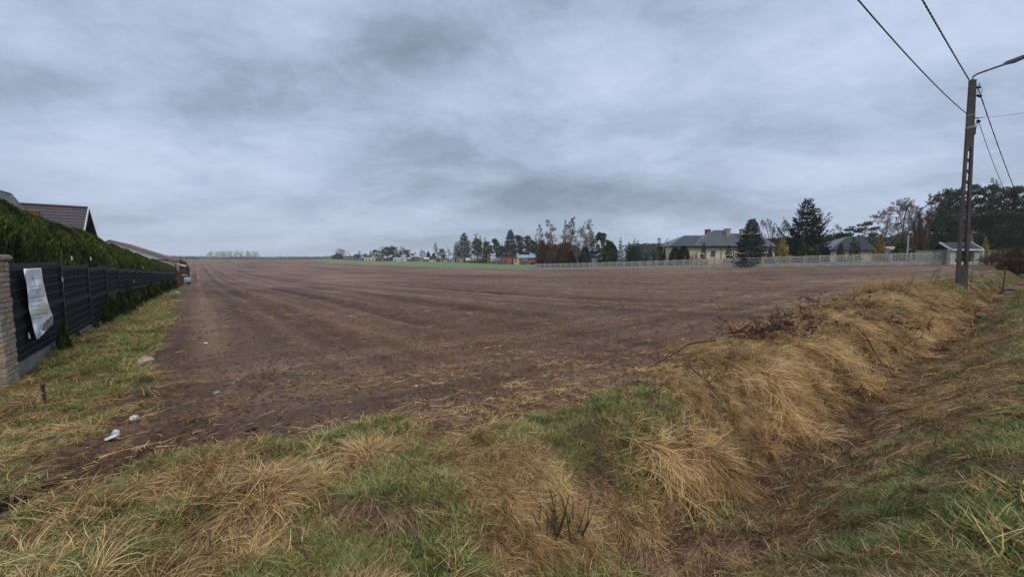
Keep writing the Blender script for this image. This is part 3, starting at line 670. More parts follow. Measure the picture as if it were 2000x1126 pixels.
def build_fence():
    o0 = fpt(5.64); root = empty('panel_fence', o0, FZ, 'long dark navy wire panel fence on a low concrete plinth before the hedge', 'fence')
    inv = Matrix.Translation(o0) @ Matrix.Rotation(FZ, 4, 'Z'); inv = inv.inverted()
    L = 2.44; Hh = 1.53
    # one wire panel: twin folded horizontals at three heights, fine verticals
    def panel(L):
        b = MB(); zs = [.02, .20, .36, .52, .70, .79, .95, 1.11, 1.27, 1.43, 1.52]
        for zz_ in zs: b.box((L / 2, -.012, zz_), (L, .012, .013))
        for z0 in (.10, .745, 1.475): b.box((L / 2, -.030, z0), (L, .010, .05), rx=.35)
        nv = 36
        for i in range(nv + 1): b.box((L * i / nv, -.004, Hh / 2), (.006, .005, Hh))
        return b.mesh('wire_panel', WIRE)
    mw = panel(L); mw0 = panel(2.86)
    def scr(L):
        b = MB(); n = 12
        for i in range(n):      # woven strips between the verticals, slightly uneven
            b.box((L * (i + .5) / n, .012 + .004 * (i % 2), Hh / 2), (L / n * 1.02, .003, Hh - .03))
        return b.mesh('screening', SCREEN)
    ms, ms0 = scr(L), scr(2.86)
    b = MB(); b.box((0, .0, .95), (.07, .075, 1.9)); b.box((0, 0, 1.91), (.08, .085, .02)); mp = b.mesh('post', NAVY)
    b = MB(); b.box((L / 2 - .02, .0, .125), (L - .06, .05, .25)); b.box((L / 2 - .02, -.004, .235), (L - .06, .062, .025)); mpl = b.mesh('plinth_slab', mat('grey plinth concrete', (.25, .24, .215), (.14, .135, .12), 3, .9, .4))
    for i in range(NPAN):
        Y0 = 5.64 if i == 0 else 7.87 + DY * (i - 1); Y1 = 7.87 + DY * i; p0 = fpt(Y0)
        top = CAMZ - .07 - .083 * i; zb = top - Hh
        def put(nm, me, p):
            o = bpy.data.objects.new(nm, me); link(o, root); q = inv @ p; o.location = q; return o
        q = Vector((p0.x, p0.y, zb)); pn = put('wire_panel', mw if i else mw0, q)
        sc = bpy.data.objects.new('screening', ms if i else ms0); link(sc, pn)
        put('plinth_slab', mpl, Vector((p0.x, p0.y, zb - .262)))
        if i < NPAN: p1 = fpt(Y1); put('post', mp, Vector((p1.x, p1.y, top - 1.87)))
    for px, py in [(122, 545), (57, 655), (262, 549)]:
        q = on_fence(px, py, .05); t = MB(); t.tube([(0, 0, -.05), (.004, 0, 0), (-.004, .004, .05)], [.010, .013, .008], 5)
        o = t.build('white_tag', PLAST, root); o.location = inv @ q; o['label'] = 'small white plastic tag on the dark wire'
build_fence()
for i, (px, py) in enumerate([(140, 504), (177, 505), (280, 522)]):
    q = on_fence(px, py, -.05); t = MB(); t.tube([(0, 0, -.05), (.006, 0, 0), (-.006, .004, .05)], [.010, .013, .008], 5)
    o = t.build('plastic_tag', PLAST); o.location = q
    tag(o, ['white plastic tag hanging in the hedge above the second fence panel', 'white plastic tag hanging in the hedge above the third fence panel', 'pale tag hanging in the hedge far along the dark fence'][i], 'tag', 'white tags hanging in the hedge')

def build_banner():
    rows = [(523, 46, 80), (534, 47, 82), (546, 50, 83), (558, 53, 86), (572, 54, 89), (588, 55, 93), (604, 57, 98), (618, 60, 103), (630, 63, 104.5), (640, 65, 97), (650, 68, 87), (662, 71, 73)]
    V = []; nx = 16; ny = 44; uv = []
    ys = [r[0] for r in rows]
    for j in range(ny + 1):
        py = 523 + (662 - 523) * j / ny; l = np.interp(py, ys, [r[1] for r in rows]); r_ = np.interp(py, ys, [r[2] for r in rows])
        for i in range(nx + 1):
            u = i / nx; sk = (py - 523) * 0.0
            off = .065 + .016 * math.sin(u * 9 + j * .16) + .012 * math.sin(j * .5 + u * 3) + .03 * abs(u - .5) * (j / ny) + .012 * math.exp(-((u - .45 - .012 * j) / .06) ** 2)
            V.append(on_fence(l + (r_ - l) * u, py + (1 - u) * 1.5 * (1 - j / ny), off)); uv.append(((l + (r_ - l) * u - 46) / 58, 1 - j / ny))
    c = sum(V, Vector()) / len(V)
    Fc = [(j * (nx + 1) + i, j * (nx + 1) + i + 1, (j + 1) * (nx + 1) + i + 1, (j + 1) * (nx + 1) + i) for j in range(ny) for i in range(nx)]
    m, n = new_mat('printed banner'); t = n.new('ShaderNodeTexCoord').outputs['UV']; sp = n.new('ShaderNodeSeparateXYZ'); n.l.new(t, sp.inputs[0]); U, Vv = sp.outputs[0], sp.outputs[1]
    base = n.ramp(n.noise(t, 3, 4, .6), [(.35, (.72, .75, .80)), (.55, (.86, .86, .88)), (.7, (.84, .77, .77))])
    def band(v, lo, hi): return n.math('MULTIPLY', n.math('GREATER_THAN', v, lo), n.math('LESS_THAN', v, hi))
    yel = band(n.math('ADD', Vv, n.math('MULTIPLY', U, -.10)), .27, .43); base = n.mix(n.math('MULTIPLY', yel, .55), base, (.62, .64, .34, 1))
    lines = None                                   # faded rows of print
    for v0, a, b_, h in [(.86, .25, .6, .012), (.755, .22, .62, .010), (.70, .25, .58, .013), (.60, .2, .7, .012), (.545, .22, .62, .010), (.475, .25, .55, .012), (.42, .25, .58, .011), (.355, .28, .82, .010), (.30, .3, .6, .010)]:
        q = n.math('MULTIPLY', band(n.math('ADD', Vv, n.math('MULTIPLY', U, -.06)), v0 - h - .03, v0 + h - .03), band(U, a, b_)); lines = q if lines is None else n.math('MAXIMUM', lines, q)
    nz = n.noise(n.map(t, sc=(26, 8, 1)), 1, 3, .7); lines = n.math('MULTIPLY', lines, n.math('GREATER_THAN', nz, .42))
    base = n.mix(n.math('MULTIPLY', lines, .55), base, (.20, .20, .24, 1))
    # dark smudged picture at the foot
    dx = n.math('SUBTRACT', U, .80); dy = n.math('SUBTRACT', Vv, .20)
    dd = n.math('ADD', n.math('MULTIPLY', n.math('ADD', dx, n.math('MULTIPLY', dy, -1.1)), n.math('ADD', dx, n.math('MULTIPLY', dy, -1.1))), n.math('MULTIPLY', n.math('MULTIPLY', dy, dy), 1.6))
    pic = n.math('LESS_THAN', n.math('ADD', dd, n.math('MULTIPLY', n.math('SUBTRACT', n.noise(t, 14, 3, .6), .5), .10)), .022)
    base = n.mix(n.math('MULTIPLY', pic, .9), base, (.035, .035, .045, 1))
    pic2 = n.math('MULTIPLY', n.math('LESS_THAN', Vv, .22), n.math('GREATER_THAN', n.noise(n.map(t, rot=(0, 0, .9), sc=(22, 5, 1)), 1, 3, .6), .56)); base = n.mix(n.math('MULTIPLY', pic2, .65), base, (.10, .10, .12, 1))
    finish(n, base, .5, n.noise(t, 12, 4, .6), .5, .01)
    me = bpy.data.meshes.new('banner'); me.from_pydata([v - c for v in V], [], Fc); me.materials.append(m)
    ul = me.uv_layers.new(name='UVMap')
    for lp in me.loops: ul.data[lp.index].uv = uv[lp.vertex_index]
    me.polygons.foreach_set('use_smooth', [True] * len(me.polygons)); me.update()
    o = bpy.data.objects.new('banner', me); link(o); o.location = c
    sd = o.modifiers.new('thickness', 'SOLIDIFY'); sd.thickness = .002
    tag(o, 'torn faded white banner with illegible print hanging crumpled on the first fence panel', 'banner')
build_banner()

# ------------------------------------------------------------------ plants: prototypes one unit high and one unit wide
def leaf_mesh(name, P_, D_, S_, ln, wd, mats, rnd=None, g=None):
    """one slim two-triangle leaf per point: P root, D direction, S side"""
    n = len(P_); ln = np.broadcast_to(ln, (n,))[:, None]; wd = np.broadcast_to(wd, (n,))[:, None]
    a = P_ - S_ * wd * .35; b = P_ + S_ * wd * .35; c = P_ + D_ * ln * .55 + S_ * wd * .5; d = P_ + D_ * ln; e = P_ + D_ * ln * .55 - S_ * wd * .5
    V = np.stack([a, b, c, d, e], 1).reshape(-1, 3); i = np.arange(n)[:, None] * 5
    F3 = np.concatenate([i + np.array([[0, 1, 2]]), i + np.array([[0, 2, 4]]), i + np.array([[2, 3, 4]])])
    r = rng.random(n) if rnd is None else rnd
    return np_mesh(name, V, F3, mats, np.repeat(r, 5))
def unit(v): return v / (np.linalg.norm(v, axis=1)[:, None] + 1e-9)
def conifer(seed, mats, whorls=26, per=9, k=34, bare=.03, power=.85, droop=.10, up=.12, leafl=.055, irregular=.22, lean=0.0, sparse=1.0):
    g = np.random.default_rng(seed); pts = []; dirs = []; rn = []; br = MB(); br.tube([(0, 0, -.02), (0, 0, .5), (0, 0, .98)], [.018, .011, .002], 6)
    for wv in range(whorls):
        t = bare + (1 - bare) * (wv + g.random() * .6) / whorls; Rr = .5 * (1 - t) ** power + .012
        lump = g.uniform(1 - irregular, 1 + irregular * .5)
        m = per if t < .8 else max(4, per - 3)
        a0 = g.uniform(0, 6.28)
        for b in range(m):
            a = a0 + 6.283 * b / m + g.normal(0, .18); L = Rr * lump * g.uniform(1 - irregular, 1 + irregular * .6)
            kk = max(6, int(k * sparse * (L / .5) ** .75)); s = g.uniform(.12, 1, kk) ** .75
            o = np.array((math.cos(a), math.sin(a), 0)); q = np.array((-o[1], o[0], 0))
            z = t - droop * L * 2 * s + up * L * 2 * s ** 2.2 + g.normal(0, .004)
            latw = (1 - s * .75) * L * .38 * g.uniform(-1, 1, kk)
            p = o[None] * (s * L)[:, None] + q[None] * latw[:, None]; p[:, 2] = z - .12 * np.abs(latw) - g.uniform(0, .018, kk)
            d = o[None] * .9 + q[None] * (np.sign(latw) * .7)[:, None] + g.normal(0, .25, (kk, 3)); d[:, 2] += up * 1.2 * s - .28
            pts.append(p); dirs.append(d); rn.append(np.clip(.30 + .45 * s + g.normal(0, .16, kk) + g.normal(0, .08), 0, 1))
            if wv % 2 == 0: br.tube([(0, 0, t), tuple(o * L * .5 + np.array((0, 0, t - droop * L))), tuple(o * L * .9 + np.array((0, 0, t - droop * L * 1.8 + up * L * 1.5)))], [.004, .0025, .001], 3, False)
    Pn = np.concatenate(pts); Dn = unit(np.concatenate(dirs)); Sn = unit(np.cross(Dn, np.array((0, 0, 1.0)) + g.normal(0, .5, Dn.shape)))
    nn = len(Pn); return leaf_mesh('crown', Pn, Dn, Sn, leafl * g.uniform(.6, 1.35, nn), leafl * .42 * g.uniform(.7, 1.3, nn), mats, np.concatenate(rn)), br.mesh('trunk', BARK)
def pine(seed, mats, puffs=46, per=120, z0=.34, flat=.5, leafl=.05, spread=.5, top=.98, psz=(.045, .095)):
    g = np.random.default_rng(seed); pts = []; dirs = []; rn = []; br = MB()
    br.tube([(0, 0, -.02), (.01 * g.normal(), .01 * g.normal(), .45), (.02 * g.normal(), .02 * g.normal(), .93)], [.020, .014, .005], 6)
    for i in range(puffs):
        t = g.uniform(z0, top); prof = math.sin(min(1, (t - z0) / (top - z0) * .86 + .14) * math.pi) ** .6
        a = g.uniform(0, 6.28); rad = spread * prof * g.uniform(.25, 1); c = np.array((rad * math.cos(a), rad * math.sin(a), t - .03 * g.random())); sz = g.uniform(*psz)
        br.tube([(0, 0, max(.1, t - .10)), tuple(c * np.array((.55, .55, 1)) - np.array((0, 0, .03))), tuple(c)], [.006, .004, .002], 3, False)
        n = int(per * (sz / .07) ** 1.4); v = unit(g.normal(0, 1, (n, 3))); v[:, 2] *= flat; rr = sz * g.uniform(.3, 1, n) ** .5
        p = c + v * rr[:, None] * np.array((1.25, 1.25, .75)); d = v + g.normal(0, .35, (n, 3)); d[:, 2] += .35
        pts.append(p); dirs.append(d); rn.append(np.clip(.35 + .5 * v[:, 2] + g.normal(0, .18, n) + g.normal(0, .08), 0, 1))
    Pn = np.concatenate(pts); Dn = unit(np.concatenate(dirs)); Sn = unit(np.cross(Dn, g.normal(0, 1, Dn.shape))); nn = len(Pn)
    return leaf_mesh('crown', Pn, Dn, Sn, leafl * g.uniform(.6, 1.3, nn), leafl * .34 * g.uniform(.7, 1.3, nn), mats, np.concatenate(rn)), br.mesh('trunk', BARK)
def bushy(seed, mats, n=4200, power=.5, lumps=14, leafl=.07, z0=.0, upward=.5, taper=.35, fill=.35, slim=1.0):
    """column, cone or ball of dense foliage with lumps"""
    g = np.random.default_rng(seed); t = g.uniform(z0, 1, n); a = g.uniform(0, 6.283, n)
    ls = [(g.uniform(0, 6.283), g.uniform(z0, 1), g.uniform(.4, 1)) for _ in range(lumps)]
    lump = np.zeros(n)
    for la, lz, am in ls: lump = np.maximum(lump, am * np.exp(-((np.angle(np.exp(1j * (a - la)))) / .55) ** 2 - ((t - lz) / .11) ** 2))
    prof = np.minimum(1, ((1 - t) / (1 - taper)).clip(0, 1) ** power) * np.minimum(1, .72 + t * 1.6)
    rad = .5 * prof * (.68 + .38 * lump) * np.where(g.random(n) < fill, g.uniform(.45, .95, n), g.uniform(.93, 1.03, n))
    hh = .86 + .14 * np.sin(a * 3 + seed) * np.sin(rad * 14 + seed) if slim < 1 else .96
    p = np.stack([rad * np.cos(a), rad * np.sin(a), t * hh + .03 * lump], 1)
    d = np.stack([np.cos(a), np.sin(a), np.full(n, upward * 2)], 1) + g.normal(0, .45, (n, 3)); d = unit(d); s = unit(np.cross(d, np.stack([np.cos(a), np.sin(a), np.zeros(n)], 1) + g.normal(0, .6, (n, 3))))
    br = MB(); br.tube([(0, 0, -.03), (0, 0, .8)], [.03, .008], 6)
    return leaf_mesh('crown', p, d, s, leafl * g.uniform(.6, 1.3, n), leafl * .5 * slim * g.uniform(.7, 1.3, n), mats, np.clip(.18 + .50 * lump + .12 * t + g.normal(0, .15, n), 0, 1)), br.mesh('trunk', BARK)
def bare(seed, bark, twig, levels=4, spread=.55, upw=.25, droop=0.0, kids=(9, 6, 5, 4), L0=.33, width=.5, stems=1, z0=.22, thick=.016, tw=.0016, minr=.0011, colm=False, kl=.46):
    g = random.Random(seed); tr = MB(); cr = MB()
    def grow(p, d, L, r, lv):
        n = 4 if lv == 0 else 3; pts = [p]; q = p.copy(); dd = d.copy()
        for i in range(n):
            dd = (dd + Vector((g.gauss(0, .13), g.gauss(0, .13), g.gauss(0, .09) + (upw * .18 if lv < 3 else -droop)))).normalized(); q = q + dd * (L / n); pts.append(q.copy())
        rad = [max(minr, r * (1 - .72 * i / n)) for i in range(n + 1)]
        (tr if lv < 2 else cr).tube(pts, rad, 5 if lv == 0 else 3, False)
        if lv >= levels: return
        for k in range(kids[lv]):
            t = (z0 if lv == 0 else .2) + (1 - (z0 if lv == 0 else .2)) * (k + g.random() * .8) / kids[lv]; i = min(n - 1, int(t * n)); f = t * n - i; pp = pts[i].lerp(pts[i + 1], f)
            a = g.uniform(0, 6.283); base = (pts[i + 1] - pts[i]).normalized(); o = base.orthogonal(); o.rotate(Matrix.Rotation(a, 3, base)); sp = spread * g.uniform(.7, 1.3)
            nd = (base * (1 - sp * .45) + o * sp + Vector((0, 0, upw))).normalized()
            ln = L * (kl if lv == 0 else .60) * (1.12 - .72 * t) * g.uniform(.75, 1.2) * (1 if lv or not colm else .6)
            grow(pp, nd, ln, max(minr, rad[i] * .5), lv + 1)
    for s in range(stems):
        a = g.uniform(0, 6.283); o = (0 if stems == 1 else .12)
        grow(Vector((o * math.cos(a) * g.random(), o * math.sin(a) * g.random(), -.01)), Vector((g.gauss(0, .06 if stems == 1 else .14), g.gauss(0, .06 if stems == 1 else .14), 1)).normalized(), .93 if stems == 1 else g.uniform(.7, .95), thick if stems == 1 else thick * .6, 0)
    # normalise to one unit
    vs = np.array(tr.v + cr.v); h = np.percentile(vs[:, 2], 99.7); wdt = np.percentile(np.abs(vs[:, :2]).max(1), 98.5) * 2; 
    for mb in (tr, cr): mb.v = [(x / wdt, y / wdt, z / h) for x, y, z in mb.v]
    return cr.mesh('crown', twig), tr.mesh('trunk', bark)
PR = {}
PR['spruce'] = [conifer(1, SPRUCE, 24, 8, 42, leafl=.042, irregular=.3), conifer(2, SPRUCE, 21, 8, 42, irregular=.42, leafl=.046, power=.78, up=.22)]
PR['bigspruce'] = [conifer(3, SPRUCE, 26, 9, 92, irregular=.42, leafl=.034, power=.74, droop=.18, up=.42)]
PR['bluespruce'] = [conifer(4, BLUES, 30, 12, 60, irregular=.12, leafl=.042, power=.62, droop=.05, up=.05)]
PR['smallspruce'] = [conifer(5, SPRUCE, 16, 8, 26, leafl=.075, irregular=.3), conifer(6, BUSHG, 15, 8, 24, leafl=.085, irregular=.28, power=.7)]
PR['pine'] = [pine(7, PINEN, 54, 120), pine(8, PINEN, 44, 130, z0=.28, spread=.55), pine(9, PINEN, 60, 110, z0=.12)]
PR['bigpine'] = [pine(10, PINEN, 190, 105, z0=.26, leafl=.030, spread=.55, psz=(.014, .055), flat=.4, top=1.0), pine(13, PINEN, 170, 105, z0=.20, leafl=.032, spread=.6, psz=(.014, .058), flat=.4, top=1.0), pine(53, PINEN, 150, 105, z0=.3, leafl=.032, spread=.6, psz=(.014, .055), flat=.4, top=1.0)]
PR['sidepine'] = [pine(12, PINEN, 26, 110, z0=.55, flat=.3, spread=.6)]
PR['gold'] = [conifer(14, GOLD, 20, 9, 26, leafl=.075, irregular=.24, droop=.02, up=.16), bushy(15, GOLD, 2600, .8, 20, .08, taper=.05, upward=.5, fill=.5)]
PR['sprig'] = [bushy(s, THUJA, 1500, .8, 14, .12, taper=.1, upward=.9, fill=.6) for s in (46, 47, 48)]
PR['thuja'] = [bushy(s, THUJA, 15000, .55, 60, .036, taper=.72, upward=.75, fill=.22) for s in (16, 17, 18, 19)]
PR['greencone'] = [bushy(20, BUSHG, 2600, .8, 16, .08, taper=.1), bushy(21, BUSHG, 2600, .55, 16, .08, taper=.5)]
PR['darkbush'] = [bushy(22, BUSHG, 2600, .5, 18, .085, taper=.55, upward=.2), bushy(23, SPRUCE, 2600, .5, 18, .085, taper=.5, upward=.2)]
PR['birch'] = [bare(24, BIRCH, TWIG, 4, .75, .16, .08, (15, 7, 5, 4), thick=.013, kl=.44, minr=.0021), bare(25, BIRCH, TWIG, 4, .72, .18, .10, (14, 7, 5, 4), thick=.012, kl=.44, minr=.0021)]
PR['bare'] = [bare(26, BARK, TWIGG, 4, .85, .10, 0, (12, 7, 5, 4), thick=.020, minr=.0021), bare(27, BARK, TWIG, 4, .8, .12, 0, (13, 7, 5, 4), thick=.018, minr=.0021), bare(28, BARK, TWIGG, 4, .85, .08, 0, (9, 7, 5, 3), stems=2, thick=.02, minr=.0021)]
PR['poplar'] = [bare(29, BARK, TWIGR, 3, .34, .85, 0, (26, 9, 6), thick=.02, colm=True, z0=.04, stems=4, minr=.0016)]
PR['larch'] = [bare(30, BARK, TWIGR, 3, 1.0, .0, .0, (28, 8, 5), thick=.013, colm=True, z0=.12, kl=.34, minr=.0024), bare(31, BARK, TWIG, 3, .95, .03, .0, (24, 8, 5), thick=.013, colm=True, z0=.12, kl=.34, minr=.0024)]
PR['shrub'] = [bare(32, STALK, TWIGR, 3, .6, .25, 0, (7, 6, 5), stems=7, thick=.02, minr=.003), bare(33, STALK, BROWNB, 3, .7, .2, 0, (7, 6, 5), stems=6, thick=.02, minr=.003)]
def brownhedge_proto(seed, m):
    return bushy(seed, m, 4200, .40, 20, .13, taper=.55, upward=1.6, fill=.75, slim=.3)
PR['brownbush'] = [brownhedge_proto(34, BROWNB), brownhedge_proto(35, RUST)]
NAMES = {'spruce': 'spruce_tree', 'bigspruce': 'spruce_tree', 'bluespruce': 'spruce_tree', 'smallspruce': 'spruce_tree', 'pine': 'pine_tree', 'bigpine': 'pine_tree', 'sidepine': 'pine_tree', 'gold': 'golden_conifer', 'thuja': 'thuja', 'sprig': 'thuja', 'greencone': 'conifer_shrub',
         'darkbush': 'bush', 'birch': 'birch_tree', 'bare': 'bare_tree', 'poplar': 'poplar_tree', 'larch': 'larch_tree', 'shrub': 'bare_shrub', 'brownbush': 'brown_shrub'}
_first = {}
def put_plant(kind, var, loc, w_, h_, rz, label, cat='tree', group=None):
    key = (kind, var % len(PR[kind])); cm, tm = PR[kind][key[1]]
    if key not in _first:
        r = empty(NAMES[kind], loc); 
        a = bpy.data.objects.new('crown', cm); link(a, r); b = bpy.data.objects.new('trunk', tm); link(b, r); _first[key] = r
    else: r = copy_tree(_first[key]); r.location = loc
    for k in list(r.keys()): del r[k]
    r.scale = (w_, w_, h_); r.rotation_euler = (0, 0, rz); tag(r, label, cat, group); return r
def plant(kind, px, ytop, Y, wpx, label, var=0, group=None, cat='tree', sink=.1):
    g = G(px, Y); h = Zat(ytop, Y) - g.z; w_ = wpx / F * Y
    return put_plant(kind, var, (g.x, g.y, g.z - sink), w_, h + sink, random.uniform(0, 6.28), label, cat, group)

# ------------------------------------------------------------------ the clipped thuja hedge
def build_hedge():
    Y = 4.6; i = 0
    while Y < 59.5:
        p = fpt(Y, -.80); tz = CAMZ + .02 + np.interp(Y, [6.5, 9.5, 15.1, 21.7, 32, 60], [1.36, 1.10, .85, .50, .06, -1.02]) + random.uniform(-.09, .09)
        g = float(macro_h(p.x, p.y)); rnk = random.uniform(.84, 1.12)
        put_plant('thuja', i, (p.x, p.y, g - .05), 1.30 * rnk, tz - g, random.uniform(0, 6.28), 'dense green thuja clipped into the tall hedge behind the dark fence', 'hedge plant', 'thujas clipped into the tall hedge')
        Y += .74 * random.uniform(.9, 1.1); i += 1
    # growth that has pushed out through the wires
    for j, (px, py0, py1, w_) in enumerate([(104, 690, 625, 34), (136, 672, 645, 20), (176, 655, 620, 18), (200, 640, 585, 26), (212, 632, 555, 22), (232, 622, 570, 30), (246, 616, 548, 24), (262, 604, 568, 26), (275, 598, 560, 24), (290, 590, 552, 24), (302, 584, 555, 22), (315, 577, 548, 22), (326, 571, 545, 22), (337, 563, 540, 18)]):
        r = on_fence(px, 505, .16); Y_ = r.y; p = fpt(Y_, .16); top = Zat(py1, Y_)
        put_plant('sprig', j + 1, (p.x, p.y, p.z - .05), w_ / F * Y_ * .85, max(.25, top - p.z), random.uniform(0, 6.28),
                  ['green thuja shoots poking through the first fence panel under the torn banner', 'small thuja sprig at the foot of the second fence panel', 'thin thuja sprig low on the third fence panel beside its post'][j] if j < 3 else 'green thuja growth pushed out through the lower wires of the dark fence', 'bush', None if j < 3 else 'thuja growth in front of the fence')
build_hedge()

# ------------------------------------------------------------------ roofs and houses
def hip_roof(b, x0, x1, y0, y1, ze, zr, rx0, rx1, th=.12):
    """hip roof, x along the eave; rx0, rx1 ends of the ridge"""
    ym = (y0 + y1) / 2; A, B, C, D = (x0, y0, ze), (x1, y0, ze), (x1, y1, ze), (x0, y1, ze); E, H = (rx0, ym, zr), (rx1, ym, zr)
    b.slab([A, B, H, E], th); b.slab([C, D, E, H], th)
    b.slab([D, A, E], th) if rx0 > x0 - .01 else None; b.slab([B, C, H], th) if rx1 < x1 + .01 else None
def tile_rows(b, p0, p1, q0, q1, step=.35, n_=None, h=.045, scallop=0):
    """raised courses across a slope: p0-p1 eave, q0-q1 ridge"""
    p0, p1, q0, q1 = map(Vector, (p0, p1, q0, q1)); n = max(2, int((q0 - p0).length / step)); nr = (p1 - p0).cross(q0 - p0)
    if nr.length < 1e-6: nr = (p1 - p0).cross(q1 - p0)
    nr.normalize()
    for i in range(n):
        t0 = i / n; t1 = (i + .28) / n; a0 = p0.lerp(q0, t0); a1 = p1.lerp(q1, t0); c0 = p0.lerp(q0, t1); c1 = p1.lerp(q1, t1); o = nr * .012
        if (a1 - a0).length < .1: continue
        b.add([a0 + o, a1 + o, a1 + nr * h, a0 + nr * h, c0 + o, c1 + o], [(0, 1, 2, 3), (3, 2, 5, 4)])
def simple_house(name, c, rz, L, W, hw, hr, wallm, roofm, label, cat, over=.35, kind='gable', chim=None, wins=(), door=None, trim=None, group=None, tiles=True):
    """c: ground centre; x = length (ridge), -y faces the viewer"""
    root = empty(name, c, rz, label, cat, group)
    b = MB(); x, y = L / 2, W / 2; z0 = -1.0
    if kind == 'gable':
        b.add([(-x, -y, z0), (x, -y, z0), (x, y, z0), (-x, y, z0), (-x, -y, hw), (x, -y, hw), (x, y, hw), (-x, y, hw), (-x, 0, hw + hr - .06), (x, 0, hw + hr - .06)],
              [(0, 1, 5, 4), (1, 2, 6, 9, 5), (2, 3, 7, 6), (3, 0, 4, 8, 7)])
    elif kind == 'flat': b.add([(-x, -y, z0), (x, -y, z0), (x, y, z0), (-x, y, z0), (-x, -y, hw), (x, -y, hw), (x, y, hw + hr), (-x, y, hw + hr)], [(0, 1, 5, 4), (1, 2, 6, 5), (2, 3, 7, 6), (3, 0, 4, 7)])
    else: b.add([(-x, -y, z0), (x, -y, z0), (x, y, z0), (-x, y, z0), (-x, -y, hw), (x, -y, hw), (x, y, hw), (-x, y, hw)], [(0, 1, 5, 4), (1, 2, 6, 5), (2, 3, 7, 6), (3, 0, 4, 7)])
    b.build('wall', wallm, root)
    b = MB(); X = x + over; Yy = y + over; dz = hr / y * over if kind != 'flat' else 0
    if kind == 'gable':
        b.slab([(-X, -Yy, hw - dz), (X, -Yy, hw - dz), (X, 0, hw + hr), (-X, 0, hw + hr)], .10); b.slab([(X, Yy, hw - dz), (-X, Yy, hw - dz), (-X, 0, hw + hr), (X, 0, hw + hr)], .10)
        rf = b.build('roof', roofm, root)
        if tiles: t = MB(); tile_rows(t, (-X, -Yy, hw - dz), (X, -Yy, hw - dz), (-X, 0, hw + hr), (X, 0, hw + hr)); t.build('tile_courses', roofm, rf)['kind'] = 'stuff'
    elif kind == 'flat':
        s = hr / W; b.slab([(-X, -Yy, hw + .05 - s * over), (X, -Yy, hw + .05 - s * over), (X, Yy, hw + hr + .05 + s * over), (-X, Yy, hw + hr + .05 + s * over)], .08); rf = b.build('roof', roofm, root)
    else:
        hip_roof(b, -X, X, -Yy, Yy, hw - dz, hw + hr, -X + Yy, X - Yy); rf = b.build('roof', roofm, root)
        if tiles: t = MB(); tile_rows(t, (-X, -Yy, hw - dz), (X, -Yy, hw - dz), (-X + Yy, 0, hw + hr), (X - Yy, 0, hw + hr)); t.build('tile_courses', roofm, rf)['kind'] = 'stuff'
    if trim:
        b = MB(); b.box((0, -Yy - .03, hw - dz - .06), (2 * X, .06, .16)); b.build('eave_board', trim, root)
    if chim:
        cx, cy, ct, cw, cm = chim; b = MB(); b.box((cx, cy, (hw + ct) / 2), (cw, cw, ct - hw)); b.build('chimney', cm, rf)
    for wx, wz, ww, wh in wins:
        f = MB()
        for bx in ((0, wh / 2 + .04, ww + .16, .08), (0, -wh / 2 - .04, ww + .2, .08), (-ww / 2 - .04, 0, .08, wh), (ww / 2 + .04, 0, .08, wh), (0, 0, .05, wh)): f.box((wx + bx[0], -y - .02, wz + bx[1]), (bx[2], .09, bx[3]))
        fo = f.build('window', WTRIM, root); g = MB(); g.box((wx, -y - .004, wz), (ww - .004, .03, wh - .004)); g.build('pane', GLASS, fo)
    if door:
        dx, dw, dh, dm = door; b = MB(); b.box((dx, -y - .02, dh / 2), (dw, .06, dh)); b.build('door', dm, root)
    return root

